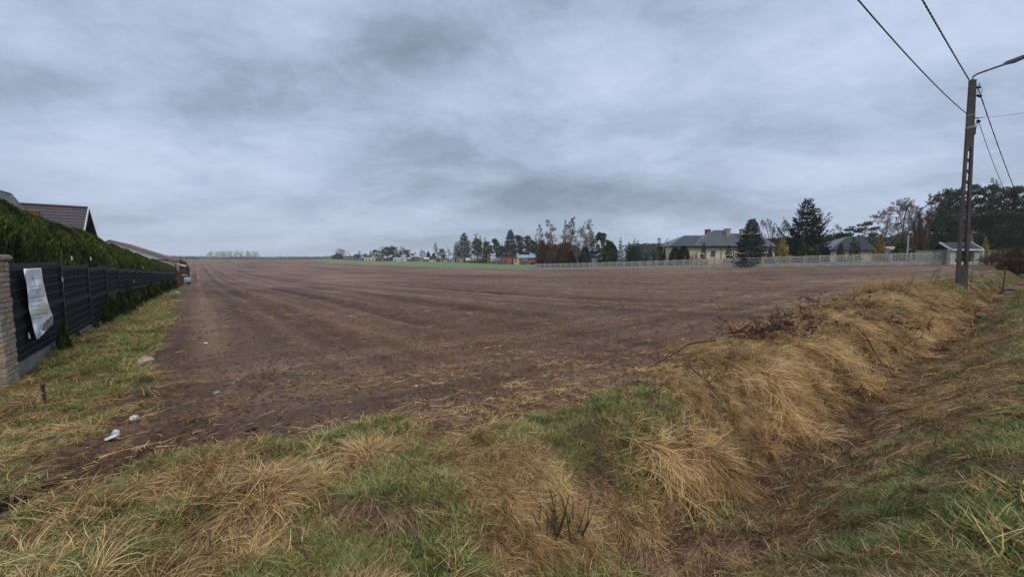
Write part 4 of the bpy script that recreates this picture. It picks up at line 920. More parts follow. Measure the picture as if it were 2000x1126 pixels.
# left: the brown tiled house whose roof shows over the hedge
def build_left_house():
    Yr = 30.0; R1 = P(172, 407, Yr); R0v = Vector((-.769, -.639, 0)) * 13.0     # ridge runs away from the fence
    root = empty('house', (R1.x, R1.y, float(macro_h(R1.x, R1.y))), 0, 'house with a brown grey tiled gable roof rising above the clipped hedge', 'house'); o = Vector(root.location)
    r1 = R1 - o; r0 = r1 + R0v; fd = Vector((FD[0], FD[1], 0)); down = 4.6; half = 5.4
    n0, n1 = r0 - fd * half - Vector((0, 0, down)), r1 - fd * half - Vector((0, 0, down)); f0, f1 = r0 + fd * half - Vector((0, 0, down)), r1 + fd * half - Vector((0, 0, down))
    b = MB(); b.slab([n0, n1, r1, r0], .14); b.slab([f1, f0, r0, r1], .14); rf = b.build('roof', ROOFB, root)
    # pressed metal tiles: courses with a scalloped lower edge
    t = MB(); slope = (r0 - n0); n = int(slope.length / .36); nr = (n1 - n0).cross(r0 - n0).normalized(); L = (n1 - n0).length; m = int(L / .22) * 2
    for i in range(n):
        base = n0.lerp(r0, i / n); nxt = n0.lerp(r0, (i + 1) / n); ex = (n1 - n0).normalized(); vs = []
        for k in range(m + 1):
            x = L * k / m; w_ = .020 * math.sin(k * math.pi / 1.0 / 1.0 + .5) ; wv = .5 + .5 * math.cos(k * math.pi)
            vs += [base + ex * x + nr * (.045 + .022 * wv), base + ex * x + nr * .01, nxt + ex * x + nr * (.012 + .022 * wv)]
        t.add(vs, [f for k in range(m) for f in ((3 * k, 3 * k + 1, 3 * k + 4, 3 * k + 3), (3 * k, 3 * k + 3, 3 * k + 5, 3 * k + 2))])
    t.build('tile_courses', ROOFB, rf)['kind'] = 'stuff'
    b = MB(); b.tube([r0 + Vector((0, 0, .04)), r1 + Vector((0, 0, .04)) ], .11, 8); b.build('ridge_cap', DARKT, rf)
    ex = (n1 - n0).normalized()
    b = MB(); b.slab([n1 + nr * .08, n1 + ex * .05 + nr * .08, r1 + ex * .05 + nr * .08, r1 + nr * .08], .22); b.build('verge_board', WTRIM, rf)
    nf = (f0 - f1).cross(r1 - f1).normalized()
    b = MB(); b.slab([f1 + ex * .05 + nf * .08, f1 + nf * .08, r1 + nf * .08, r1 + ex * .05 + nf * .08], .24); b.build('verge_board', REDT, rf)
    g0, g1 = n1 - ex * .45, f1 - ex * .45; gz = -.6; up = Vector((0, 0, .15))
    b = MB(); b.add([Vector((g0.x, g0.y, gz)), Vector((g1.x, g1.y, gz)), g1 - up, r1 - ex * .45 - up, g0 - up], [(0, 1, 2, 3, 4)])
    h0, h1 = n0 + ex * .45, f0 + ex * .45; b.add([Vector((h0.x, h0.y, gz)), Vector((h1.x, h1.y, gz)), h1 - up, r0 + ex * .45 - up, h0 - up], [(4, 3, 2, 1, 0)])
    b.add([Vector((h0.x, h0.y, gz)), Vector((g0.x, g0.y, gz)), g0 - up, h0 - up], [(0, 1, 2, 3)]); b.add([Vector((h1.x, h1.y, gz)), Vector((g1.x, g1.y, gz)), g1 - up, h1 - up], [(3, 2, 1, 0)])
    b.build('wall', mat('dark gable cladding', (.07, .035, .03), None, 3), root)
    c = P(77, 425, 27.5) - o; b = MB(); b.box((c.x - .25, c.y, c.z - 1.2), (.34, .34, 3.2), rz=FZ); b.box((c.x - .25, c.y, c.z + .42), (.42, .42, .08), rz=FZ); b.build('chimney', CHIMR, rf)
build_left_house()
def build_grey_house():
    root = empty('house', (-26, 16.5, float(macro_h(-26, 16.5))), 0, 'grey hip roofed house at the left picture edge behind the hedge', 'house'); o = Vector(root.location)
    A = P(-60, 352, 17) - o; B = P(21, 377, 19) - o; C = P(75, 416, 17.4) - o; D = P(-60, 430, 13.5) - o; E = C + Vector((-8, 4.2, 0)); Fp = D + Vector((-12, 5, 0)); A2 = A + Vector((-5, 1.5, 0))
    gz = Vector((0, 0, 1)); Cl = Vector((C.x + .8, C.y - .6, C.z - .7)); Dl = Vector((D.x + .2, D.y - 1, D.z - 1.2)); El = Vector((E.x + .3, E.y + .5, E.z - .7)); Fl = Vector((Fp.x, Fp.y, Dl.z)); 
    b = MB(); b.slab([Dl, Cl, B, A], .12); b.slab([Cl, El, B], .12); b.slab([El, Fl, A2, A, B], .12); rf = b.build('roof', mat('grey tile', (.26, .25, .26), (.19, .18, .19), 2, .6), root)
    t = MB(); tile_rows(t, Dl, Cl, A, B, .33); t.build('tile_courses', rf.data.materials[0], rf)['kind'] = 'stuff'
    b = MB(); w_ = [Dl + Vector((-.3, .5, 0)), Cl + Vector((-.6, .4, 0)), El + Vector((-.6, -.4, 0)), Fl + Vector((.4, -.4, 0))]; b.add([Vector((v.x, v.y, -.6)) for v in w_] + [v - gz * .1 for v in w_], [(0, 1, 5, 4), (1, 2, 6, 5), (2, 3, 7, 6), (3, 0, 4, 7)])
    b.build('wall', BWALL, root)
build_grey_house()
def build_barn():
    Y = 57; A = P(338, 507, Y); apex = P(215, 468, Y + 4); z0 = float(macro_h(A.x, A.y)); root = empty('barn', (A.x, A.y, z0), 0, 'long pale barn with a white gable and brown roof edge beyond the hedge', 'barn'); o = Vector(root.location)
    a = A - o; p = apex - o; half = Vector((p.x - a.x, p.y - a.y, 0)); l = a + half * 2; l.z = a.z; back = Vector((FD[0], FD[1], 0)) * 26
    base = Vector((0, 0, -1 - 0)); dn = lambda v: Vector((v.x, v.y, -1))
    b = MB(); b.add([a, p, l], [(0, 1, 2)]); b.build('gable_cladding', WTRIM, root)
    b = MB(); b.add([dn(a), dn(l), l, a, dn(a + back), a + back, dn(l + back), l + back, p + back], [(0, 3, 2, 1), (0, 4, 5, 3), (1, 2, 7, 6), (4, 6, 7, 8, 5)]); b.build('wall', BWALL, root)
    ov = -Vector((FD[0], FD[1], 0)) * .35; e = (a - p).normalized() * .45; e2 = (l - p).normalized() * .45
    b = MB(); b.slab([a + ov + e, a + back + e, p + back, p + ov], .22); b.slab([l + back + e2, l + ov + e2, p + ov, p + back], .22); b.build('roof', mat('brown roof edge', (.17, .11, .09), None, 3), root)
    b = MB(); fr = ov * .15; b.tube([a + fr, l + fr], .06, 4); b.build('tie_board', DARKT, root)
build_barn()
def build_carport():
    Y = 62; a = P(339, 514, Y); b_ = P(364, 519, Y - 3); z0 = float(macro_h(a.x, a.y)); root = empty('carport', (a.x, a.y, z0), 0, 'lean-to carport with a thin white roof at the end of the barn', 'carport'); o = Vector(root.location); a -= o; b_ -= o
    bk = Vector((FD[0], FD[1], 0)) * 5; m = MB(); m.slab([a, b_, b_ + bk, a + bk], .16); m.build('roof', WTRIM, root)
    for q in (b_, b_ + bk, a.lerp(b_, .5)): m = MB(); m.box((q.x, q.y, q.z / 2 - .4), (.12, .12, q.z + .7)); m.build('post', DARKT, root)
build_carport()
def build_car():
    g = G(352, 58); root = empty('parked_car', g, FZ + .25, 'pale grey green car parked under the white carport roof', 'car'); root.scale = (1, 1, 1)
    pr = [(-2.1, .35), (-2.15, .75), (-1.9, .92), (-1.2, 1.0), (-.7, 1.42), (.9, 1.46), (1.6, 1.0), (2.05, .9), (2.1, .4)]
    m = MB(); n = len(pr); vs = []
    for s in (-.82, .82): vs += [(x, s * (1 if z < 1.1 else .82), z) for x, z in pr]
    m.add(vs, [(i, i + 1, n + i + 1, n + i) for i in range(n - 1)] + [tuple(range(n))[::-1], tuple(range(n, 2 * n)), (0, n, 2 * n - 1, n - 1)]); m.build('body', CARG, root)
    for s in (-1, 1): m = MB(); m.slab([(-1.05, s * .80, 1.03), (1.4, s * .80, 1.03), (.85, s * .73, 1.38), (-.65, s * .73, 1.38)][::-s], .03); m.build('side_window', GLASS, root)
    m = MB(); m.slab([(-1.25, -.74, 1.03), (-1.25, .74, 1.03), (-.76, .64, 1.39), (-.76, -.64, 1.39)][::-1], .03); m.build('windscreen', GLASS, root)
    for x in (-1.3, 1.3):
        for s in (-1, 1):
            m = MB(); m.tube([(x, s * .70, .32), (x, s * .88, .32)], .32, 14); w_ = m.build('wheel', RUBBER, root); m = MB(); m.tube([(x, s * .86, .32), (x, s * .90, .32)], .18, 10); m.build('rim', METAL, w_)
build_car()
def crumple(name, c, size, m, label, cat, seed, flat=.6, group=None, sharp=1.0):
    import bmesh
    bm = bmesh.new(); bmesh.ops.create_icosphere(bm, subdivisions=3, radius=1); g = random.Random(seed); ks = [Vector((g.gauss(0, 1), g.gauss(0, 1), g.gauss(0, 1))) * 2.2 for _ in range(6)]
    for v in bm.verts:
        d = v.co.normalized(); f = 1 + sum(abs(math.sin(d.dot(k) * sharp + i)) * .16 for i, k in enumerate(ks)) - .45; v.co = Vector((d.x * f * size[0], d.y * f * size[1], (d.z * f) * size[2] * flat))
    me = bpy.data.meshes.new(name); bm.to_mesh(me); bm.free(); me.materials.append(m)
    o = bpy.data.objects.new(name, me); link(o); o.location = c; o.rotation_euler = (0, 0, g.uniform(0, 6)); return tag(o, label, cat, group)
def hitz(px, py, up=0.0):
    h = hit(px, py); z = float(height(np.array([h.x]), np.array([h.y]))[0]); return Vector((h.x, h.y, z + up))
crumple('plastic_bag', hitz(226, 850, .03), (.028, .022, .040), PLAST, 'crumpled white plastic bag in the rut beside the left verge', 'litter', 3, 1, None, 2.6)
crumple('plastic_bag', hitz(262, 820, .03), (.032, .024, .028), PLAST, 'small white plastic bag on the soil just beyond the rut bag', 'litter', 4, 1, None, 2.6)
crumple('paper_scrap', hitz(218, 859, .03), (.05, .025, .008), PLAST, 'flat pale scrap lying against the crumpled bag in the rut', 'litter', 5, 1)
crumple('plastic_sheet', hitz(346, 573, .06), (.20, .08, .06), PLAST, 'white plastic sheet at the far field edge below the hedge end', 'litter', 6, 1)
crumple('paper_scrap', hitz(402, 673, .03), (.035, .025, .018), PLAST, 'tiny white scrap on the open soil right of the hedge verge', 'litter', 7, 1)
crumple('paper_scrap', hitz(813, 750, .02), (.016, .012, .01), PLAST, 'tiny white scrap on bare soil in mid field', 'litter', 8, 1)
crumple('paper_scrap', hitz(974, 834, .02), (.014, .010, .008), PLAST, 'small white scrap where the soil meets the green bank', 'litter', 9, 1)
crumple('boulder', hitz(285, 713, .075), (.085, .06, .072), BOULD, 'smooth pink granite boulder at the edge of the left verge', 'boulder', 10, .95)
crumple('stone', hitz(424, 758, .02), (.04, .03, .03), STONE3, 'small grey stone on the soil beside the broken slate', 'stone', 12, .9)
b = MB(); b.box((0, 0, .015), (.22, .03, .012), ry=-.12); o = b.build('metal_strip', METAL, loc=hitz(441, 743, .01)); o.rotation_euler = (0, 0, .5); tag(o, 'short grey metal strip lying on the field soil', 'litter')
crumple('dark_plastic', hitz(492, 843, .02), (.04, .016, .012), BLACK, 'black plastic shard lying in the straw at the field edge', 'litter', 13, .8)
crumple('white_barrel', G(346, 56) + Vector((0, 0, .35)), (.7, .5, .5), PLAST, 'white wrapped bundle at the far end of the hedge', 'bundle', 14, 1)
crumple('red_crate', G(357, 58) + Vector((0, 0, .9)), (.4, .35, .4), REDP, 'dark red box standing beside the car under the carport', 'box', 15, 1)

# ------------------------------------------------------------------ concrete wall round the garden
WX0, WDX, WY0, WDY = 19.81, 1.324, 99.3, -1.579
WA = math.atan2(WDY, WDX); WL = math.hypot(WDX, WDY)
def wall_Y(px):
    k = (px - 1000) / F; n = (k * WY0 - WX0) / (WDX - k * WDY); return WY0 + WDY * n, n
def build_wall():
    p = Vector((WX0 - 9.7 * WDX, WY0 - 9.7 * WDY, 0)); p.z = float(macro_h(p.x, p.y))
    root = empty('concrete_wall', p, WA, 'long pale concrete garden wall with open brick pattern panels', 'wall')
    H = 1.72; b = MB(); b.box((0, 0, .84), (.15, .17, 1.9)); b.box((0, 0, 1.80), (.17, .19, .04)); mp = b.mesh('post', CONC)
    b = MB(); b.box((WL / 2, 0, .31), (WL - .13, .055, .62)); b.box((WL / 2, -.012, .60), (WL - .13, .07, .035)); ms = b.mesh('solid_slab', CONC)
    b = MB(); z0, z1 = .63, 1.72; rows = 4
    for z in np.linspace(z0 + .03, z1 - .03, rows + 1): b.box((WL / 2, 0, z), (WL - .13, .06, .125 if z < z1 - .1 else .15))
    zs = np.linspace(z0 + .03, z1 - .03, rows + 1)
    for r in range(rows):
        for i in range(3):
            x = .10 + (WL - .2) * ((i + (.5 if r % 2 else .08)) / 2.6)
            if x < WL - .1: b.box((x, 0, (zs[r] + zs[r + 1]) / 2), (.10, .055, zs[r + 1] - zs[r]))
    mo = b.mesh('openwork_panel', CONC); rw = Matrix.Rotation(-WA, 3, 'Z'); old = []
    for n in range(-10, 30):
        x, y = WX0 + (n + .3) * WDX, WY0 + (n + .3) * WDY; xm, ym = x + WDX / 2, y + WDY / 2; z = float(macro_h(xm, ym)) - .04
        q = rw @ Vector((x - p.x, y - p.y, z - p.z))
        for nm, me in (('post', mp), ('solid_slab', ms), ('openwork_panel', mo)):
            o = bpy.data.objects.new(nm, me); link(o, root); o.location = q + Vector((0, 0, random.uniform(-.02, .02) if nm == 'post' else 0))
    o = bpy.data.objects.new('post', mp); link(o, root); o.location = q + Vector((WL, 0, 0))
build_wall()
def wall_point(px, behind=0.0):
    """ground point behind (+) the concrete wall in picture column px"""
    Y, n = wall_Y(px); Yb = Y + behind; return G(px, Yb)
# kiosk with a pitched dark roof at the wall's end
BPIER = mat('stained white blocks', (.48, .47, .43), (.28, .27, .24), 1.6, .9, .4)
def build_kiosk():
    Y = 51.5; a = G(1851, Y); c = G(1908, Y); z = min(a.z, c.z); zE = Zat(487, Y) - z; zR = Zat(473.5, Y + 1.2) - z; L = (c - a).length
    root = empty('garden_shelter', (a.x, a.y, z), math.atan2(c.y - a.y, c.x - a.x), 'small white shelter with a dark pitched roof and open front behind the pole', 'shelter')
    for x0, x1, nm in ((0, .62, 'pier'), (L - .75, L, 'pier')): m = MB(); m.box(((x0 + x1) / 2, 0, zE / 2 - .2), (x1 - x0, .4, zE + .4)); m.build(nm, BPIER, root)
    m = MB(); m.box((L / 2, 0, .12), (L - 1.37, .3, .64)); m.build('sill_wall', BPIER, root)
    m = MB(); m.box((L / 2, 0, zE - .12), (L - 1.37, .3, .22)); m.build('lintel', WTRIM, root)
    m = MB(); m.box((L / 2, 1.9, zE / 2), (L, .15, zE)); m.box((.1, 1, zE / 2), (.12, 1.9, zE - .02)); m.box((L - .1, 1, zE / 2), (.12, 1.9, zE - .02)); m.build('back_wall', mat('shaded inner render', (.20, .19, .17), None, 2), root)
    m = MB(); m.slab([(-.15, -.4, zE), (L + .15, -.4, zE), (L + .15, 1.0, zR), (-.15, 1.0, zR)], .10); m.slab([(L + .15, 2.4, zE), (-.15, 2.4, zE), (-.15, 1.0, zR), (L + .15, 1.0, zR)], .10); rf = m.build('roof', ROOFD, root)
    t = MB(); tile_rows(t, (-.15, -.4, zE), (L + .15, -.4, zE), (-.15, 1, zR), (L + .15, 1, zR), .3); t.build('tile_courses', ROOFD, rf)['kind'] = 'stuff'
    for x in (-.19, L + .19):
        m = MB(); m.slab([(x - .05, -.45, zE + .05), (x + .05, -.45, zE + .05), (x + .05, 1.0, zR + .08), (x - .05, 1.0, zR + .08)], .2); m.build('verge_board', WTRIM, rf)
    m = MB(); m.box((L / 2, -.45, zE - .05), (L + .3, .07, .17)); m.build('gutter', WTRIM, rf)
    m = MB(); m.box((.98, .3, zE * .62), (.42, .4, .95)); m.build('meter_box', PLAST, root)
    m = MB(); m.box((2.3, .6, zE * .6), (.08, .5, 1.2)); m.box((3.0, .6, zE * .6), (.08, .5, 1.2)); m.build('inner_frame', DARKT, root)
build_kiosk()
def build_rear_wall():
    a = G(1788, 60); c = G(1852, 56); m = MB(); L = (c - a).length; h = Zat(489.5, 58) - (a.z + c.z) / 2; root = empty('rear_wall', a, math.atan2(c.y - a.y, c.x - a.x), 'low pale wall with a flat coping behind the last concrete panels', 'wall')
    m.box((L / 2, 0, h / 2 - .3), (L, .25, h + .6)); m.build('wall', CONC, root); m = MB(); m.box((L / 2, 0, h + .05), (L + .2, .5, .1)); m.build('coping', CONC, root)
build_rear_wall()
# far right: low wall scraps, trailer, dark fence
def build_right_bits():
    a = G(1916, 56); c = G(1958, 58); root = empty('stone_fence', a, math.atan2(c.y - a.y, c.x - a.x), 'grey stone and rail fence running right from the white shelter', 'fence'); L = (c - a).length; h = Zat(489, 57) - a.z
    for i in range(5): m = MB(); m.box((L * i / 4, 0, h / 2 - .3), (.5, .4, h + .6)); m.build('post', WWALL if i % 2 else CONC, root)
    for z in (.3, .6, .85): m = MB(); m.box((L / 2, .02, h * z), (L - .1, .06, .14)); m.build('rail', DARKT, root)
    m = MB(); m.box((L / 2, 0, h + .03), (L + .6, .5, .06)); m.build('coping', CONC, root)
    simple_house('trailer', G(2003, 62) + Vector((0, 0, .3)), -.3, 2.6, 2.0, Zat(487, 62) - G(2003, 62).z - .4, .12, mat('grey trailer side', (.42, .45, .50), None, 2), WTRIM, 'grey box trailer at the right picture edge behind brown brush', 'trailer', kind='flat', over=.05)
build_right_bits()

# ------------------------------------------------------------------ garden houses
def rel(px, py, Y, o): return P(px, py, Y) - o
def build_big_house():
    Y = 91.0; g = G(1410, Y); root = empty('house', g, 0, 'yellow bungalow with a large blue grey hip roof behind the concrete wall', 'house'); o = g
    X = lambda px, y=Y: (px - 1000) / F * y - o.x
    ze = Zat(480, Y - 5) - o.z; zr1 = Zat(459.5, Y) - o.z; zr2 = Zat(449, Y - 1) - o.z; zr3 = Zat(455, Y) - o.z
    def body(x0, x1, y0, y1, nm='wall'):
        m = MB(); m.box(((x0 + x1) / 2, (y0 + y1) / 2, ze / 2 - .6), (x1 - x0, y1 - y0, ze + 1.0)); return m.build(nm, YWALL, root)
    xa0, xa1 = X(1306, Y - 5), X(1450, Y - 5); body(xa0 + .6, X(1439, Y - 4.4), -4.4, 5); body(X(1439, Y - 4.4) + .01, X(1511, Y - 2.4), -2.4, 4.6)
    m = MB(); hip_roof(m, xa0, xa1, -5, 5.6, ze, zr1, X(1335), X(1400)); r1 = m.build('roof', ROOFG, root)
    m = MB(); hip_roof(m, X(1352, Y - 5.3), X(1452, Y - 5.3), -5.3, 3.3, ze - .02, zr2, X(1391, Y - 1), X(1412, Y - 1)); r2 = m.build('roof', ROOFG, root)
    m = MB(); hip_roof(m, X(1415), X(1519, Y - 3), -3, 5.2, ze - .05, zr3, X(1425), X(1478)); r3 = m.build('roof', ROOFG, root)
    for r, a in ((r1, ((xa0, -5, ze), (xa1, -5, ze), (X(1335), .3, zr1), (X(1400), .3, zr1))), (r2, ((X(1352, Y - 5.3), -5.3, ze - .02), (X(1452, Y - 5.3), -5.3, ze - .02), (X(1391, Y - 1), -1, zr2), (X(1412, Y - 1), -1, zr2))), (r3, ((X(1415), -3, ze - .05), (X(1519, Y - 3), -3, ze - .05), (X(1425), 1.1, zr3), (X(1478), 1.1, zr3)))):
        t = MB(); tile_rows(t, *a, step=.36, h=.05); t.build('tile_courses', ROOFG, r)['kind'] = 'stuff'
    m = MB(); m.box(((xa0 + xa1) / 2, -5.04, ze - .16), (xa1 - xa0, .08, .24)); m.box(((xa1 + X(1519, Y - 3)) / 2, -3.04, ze - .2), (X(1519, Y - 3) - xa1, .08, .24)); m.build('gutter', DARKT, root)
    for px, yy in ((1407, -4.46), (1431, -4.46), (1517, -2.5)):
        m = MB(); m.tube([(X(px, Y + yy), yy, ze - .2), (X(px, Y + yy), yy, -.3)], .07, 6); m.build('drainpipe', DARKT, root)
    for px, y0, y1, w_, yy, cm, par in ((1379, 449, 466, 1.0, .5, CHIMR, r1), (1417, 447.5, 470, 1.0, -2.2, CHIM, r2), (1445, 448, 470, .8, -.5, CHIM, r3)):
        zt = Zat(y0, Y + yy) - o.z; zb = Zat(y1, Y + yy) - o.z; x = X(px, Y + yy); m = MB(); m.box((x, yy, (zt + zb) / 2), (w_, w_ * .8, zt - zb), rz=.2); m.build('chimney', cm, par)
        m = MB(); m.box((x, yy, zt + .04), (w_ + .15, w_ * .8 + .15, .14), rz=.2); m.build('chimney_cap', DARKT, par)
    x = X(1381, Y + .5); zt = Zat(449, Y + .5) - o.z; m = MB(); m.tube([(x, .5, zt), (x, .5, zt + .6)], .03, 4); m.box((x, .5, zt + .45), (.4, .04, .04)); m.build('aerial', METAL, r1)
    for px0, px1, p0, p1, yy in ((1386, 1396, 488, 502, -4.42), (1479, 1488, 489, 500, -2.42), (1330, 1337, 489, 501, -4.42), (1497, 1506, 485, 501, -2.42)):
        xx0, xx1 = X(px0, Y + yy), X(px1, Y + yy); z1, z0 = Zat(p0, Y + yy) - o.z, Zat(p1, Y + yy) - o.z; cx = (xx0 + xx1) / 2; cz = (z0 + z1) / 2; f = MB()
        for q in ((0, (z1 - z0) / 2, xx1 - xx0 + .12, .1), (0, -(z1 - z0) / 2, xx1 - xx0 + .2, .1), (-(xx1 - xx0) / 2, 0, .1, z1 - z0 - .11), ((xx1 - xx0) / 2, 0, .1, z1 - z0 - .11)): f.box((cx + q[0], yy - .02, cz + q[1]), (q[2], .1, q[3]))
        fo = f.build('window', WTRIM, root); m = MB(); m.box((cx, yy, cz), (xx1 - xx0 - .11, .05, z1 - z0 - .11)); m.build('pane', CURT, fo)
build_big_house()
def build_second_house():
    Y = 78.0; g = G(1665, Y); root = empty('house', g, 0, 'house with a striped blue grey hip roof between the big spruce and golden conifer', 'house'); o = g; X = lambda px, y=Y: (px - 1000) / F * y - o.x
    ze = Zat(488, Y - 4.5) - o.z; zr = Zat(461.5, Y) - o.z; x0, x1 = X(1618, Y - 4.5), X(1709, Y - 4.5)
    m = MB(); m.box(((x0 + x1) / 2, 0, ze / 2 - .5), (x1 - x0 - 1, 8.2, ze + .9)); m.build('wall', YWALL, root)
    m = MB(); hip_roof(m, x0, x1, -4.5, 4.5, ze, zr, X(1650), X(1681)); rf = m.build('roof', ROOFG, root)
    t = MB(); tile_rows(t, (x0, -4.5, ze), (x1, -4.5, ze), (X(1650), 0, zr), (X(1681), 0, zr), .5, h=.10); t.build('tile_courses', ROOFD, rf)['kind'] = 'stuff'
    m = MB(); m.box(((x0 + x1) / 2, -4.54, ze - .12), (x1 - x0, .08, .2)); m.build('gutter', DARKT, root)
build_second_house()
simple_house('garden_hut', G(1738, 74), .1, 3.6, 3, Zat(486, 74) - G(1738, 74).z, .5, WWALL, mat('pinkish hut roof', (.42, .33, .33), None, 2), 'tiny hut with a pale pink roof right of the golden conifer', 'hut', tiles=False)
simple_house('garden_hut', G(1594, 76), 0, 7.5, 3, Zat(491.5, 76) - G(1594, 76).z, .25, WOODB, WTRIM, 'low hut with a thin white roof edge under the big spruce', 'hut', kind='flat', tiles=False)
simple_house('garden_hut', G(1175, 105), 0, 4.6, 3, Zat(505, 105) - G(1175, 105).z, .1, WWALL, WTRIM, 'small white hut glimpsed between dark pines over the wall', 'hut', kind='flat', tiles=False, wins=((-1.2, 1.8, .7, 1.2), (.9, 1.8, .7, 1.2)))

# ------------------------------------------------------------------ allotment sheds (x px, y top, y bottom, width px, depth)
SH = [(683, 500, 506, 20, 345, BWALL, DARKT, 'gable', 'brown allotment cabin with a pale roof slope at the row\'s left end', 'cabin'),
 (711, 502.5, 507.5, 18, 322, BLUEP, ROOFG, 'gable', 'blue fronted shed left of the tall white gabled cabin', 'shed'),
 (720, 497.5, 506.8, 13, 312, WWALL, ROOFD, 'gable', 'white gabled cabin with a steep dark roof among the allotments', 'cabin'),
 (734, 501.5, 506.5, 16, 300, WWALL, ROOFB, 'flat', 'low flat white hut to the right of the steep dark roof', 'hut'),
 (745, 503.5, 508, 20, 292, WOODB, ROOFB, 'flat', 'low dark wooden shed between white huts on the allotments', 'shed'),
 (776, 502.5, 508.8, 13, 272, WWALL, ROOFT, 'gable', 'white hut with a pale blue roof among the allotments', 'hut'),
 (789, 502.5, 509.2, 10, 266, WWALL, WTRIM, 'flat', 'narrow white hut right of the pale blue roofed one', 'hut'),
 (811, 501.5, 510, 16, 250, mat('slate blue boards', (.10, .11, .17), None, 2), ROOFD, 'flat', 'slate blue boarded shed in the middle of the allotments', 'shed'),
 (822, 503, 510, 9, 248, WOODO, DARKT, 'flat', 'dark shed with an ochre strip beside the slate blue one', 'shed'),
 (846, 503, 511, 13, 238, BWALL, DARKT, 'gable', 'beige framed open shed right of the white domed tent', 'shed'),
 (868, 503.5, 511.5, 13, 228, BWALL, ROOFD, 'gable', 'cream walled hut with a low dark gable on the allotments', 'hut'),
 (884, 506, 511.5, 12, 220, TEAL, TEAL, 'flat', 'low faded teal shed left of the ochre cabin', 'shed'),
 (899, 502, 512.5, 12, 214, WOODO, ROOFG, 'flat', 'ochre wooden cabin with a dark window under the big spruce', 'cabin'),
 (914, 503.5, 511.5, 8, 214, WWALL, WTRIM, 'gable', 'narrow white hut right of the ochre wooden cabin', 'hut'),
 (976, 503, 514, 16, 186, WOODG, ROOFG, 'gable', 'grey shed with pale sloping roofs left of the red brick house', 'shed'),
 (990, 501, 514, 20, 184, BRICKW, mat('maroon roof', (.14, .055, .06), None, 2), 'flat', 'maroon shed joined left of the pink chimneyed cottage', 'shed')]
for i, (px, yt, yb, wp, Y, wm, rm, kd, lb, ct) in enumerate(SH):
    g = G(px, Y); H = Zat(yt, Y) - g.z; Wd = wp / F * Y; hw = H * (.62 if kd == 'gable' else .9)
    simple_house(ct if ct != 'hut' else 'garden_hut', g, random.uniform(-.15, .15), Wd, min(4, Wd), hw, H - hw - .05, wm, rm, lb, ct, over=.2, kind=kd, tiles=False, wins=((Wd * .2, hw * .55, Wd * .16, hw * .3),), door=(-Wd * .18, min(.9, Wd * .2), min(2, hw * .8), WOODB))
simple_house('shed', G(657, 352) , 0, 5, 4, 2.2, .6, WOODB, DARKT, 'dark brown shed under the leftmost bare tree', 'shed', tiles=False)
def build_cottage():
    Y = 178; g = G(1027, Y); o = g; root = empty('cottage', g, 0, 'red brick cottage with pale blue roofs and a pink chimney at the wall', 'house'); X = lambda px: (px - 1000) / F * Y - o.x; Z = lambda py: Zat(py, Y) - o.z
    m = MB(); m.box(((X(1003) + X(1014)) / 2, 0, Z(503.5) / 2 - .4), (X(1014) - X(1003), 4, Z(503.5) + .8)); m.build('wall', PINKW, root)
    m = MB(); m.box(((X(1014) + X(1045)) / 2, .4, Z(503) / 2 - .4), (X(1045) - X(1014) - .01, 4.6, Z(503) + .7)); m.build('wall', BRICKW, root)
    m = MB(); x0, x1 = X(1010), X(1034); m.slab([(x0, -2.3, Z(503.5)), (x1, -2.3, Z(503.5)), (x1 - .4, 1.2, Z(497)), (x0 - .6, 1.2, Z(497))], .14); rf = m.build('roof', ROOFT, root)
    m = MB(); x0, x1 = X(1030), X(1050); m.slab([(x0, -2.6, Z(503)), (x1, -2.6, Z(503)), (x1, 1.2, Z(494.5)), (x0 + 1.3, 1.2, Z(494.5))], .14); m.build('roof', ROOFT, root)
    m = MB(); m.slab([(X(1002), -2.2, Z(504)), (X(1014), -2.2, Z(504)), (X(1014), .2, Z(499)), (X(1006), .2, Z(499))], .12); m.build('roof', DARKT, root)
    m = MB(); m.box((X(1011), -.5, Z(497)), (.9, .8, Z(493.5) - Z(501))); m.build('chimney', PINKW, rf)
    m = MB(); m.box((X(1006.5), -2.03, Z(509)), (.4, .05, 1.1)); m.build('window', GLASS, root)
    m = MB(); m.box((X(1025), -2.2, Z(507)), (2.6, .3, 1.8)); m.build('glazed_porch', mat('porch glazing', (.16, .19, .22), None, 2, .2), root)
build_cottage()
def build_tent():
    g = G(834, 242); m = MB(); n = 8; vs = []; 
    for j in range(6):
        a = math.pi * j / 5
        for x in (-1.6, 1.6): vs.append((x, -1.5 * math.cos(a), 1.6 + 1.0 * math.sin(a)))
    m.add(vs, [(2 * j, 2 * j + 1, 2 * j + 3, 2 * j + 2) for j in range(5)] + [(0, 2, 4, 6, 8, 10), (1, 11, 9, 7, 5, 3)]); root = empty('domed_tent', g, .1, 'white domed shelter over blue sheets among the allotment sheds', 'tent'); m.build('cover', PLAST, root)
    m = MB(); m.box((0, 0, .75), (3.0, 2.6, 1.6)); m.build('side_sheet', BLUEP, root)
build_tent()
crumple('tarpaulin_heap', G(724, 316) + Vector((0, 0, .7)), (2.6, 1, 1.2), TEAL, 'low teal sheeting in front of the white gabled cabin', 'heap', 31, 1)
crumple('white_heap', G(843, 236) + Vector((0, 0, .3)), (1.2, .5, .5), PLAST, 'small white heap on the green field edge by the sheds', 'heap', 32, 1)
crumple('plank_pile', G(910, 205) + Vector((0, 0, .15)), (1.8, .5, .25), WOODO, 'low pale plank pile on the grass below the ochre cabin', 'pile', 33, 1)
crumple('rubble_heap', G(1024, 172) + Vector((0, 0, .15)), (2.6, .6, .5), WOODB, 'dark heap on the grass edge in front of the brick cottage', 'heap', 34, 1)
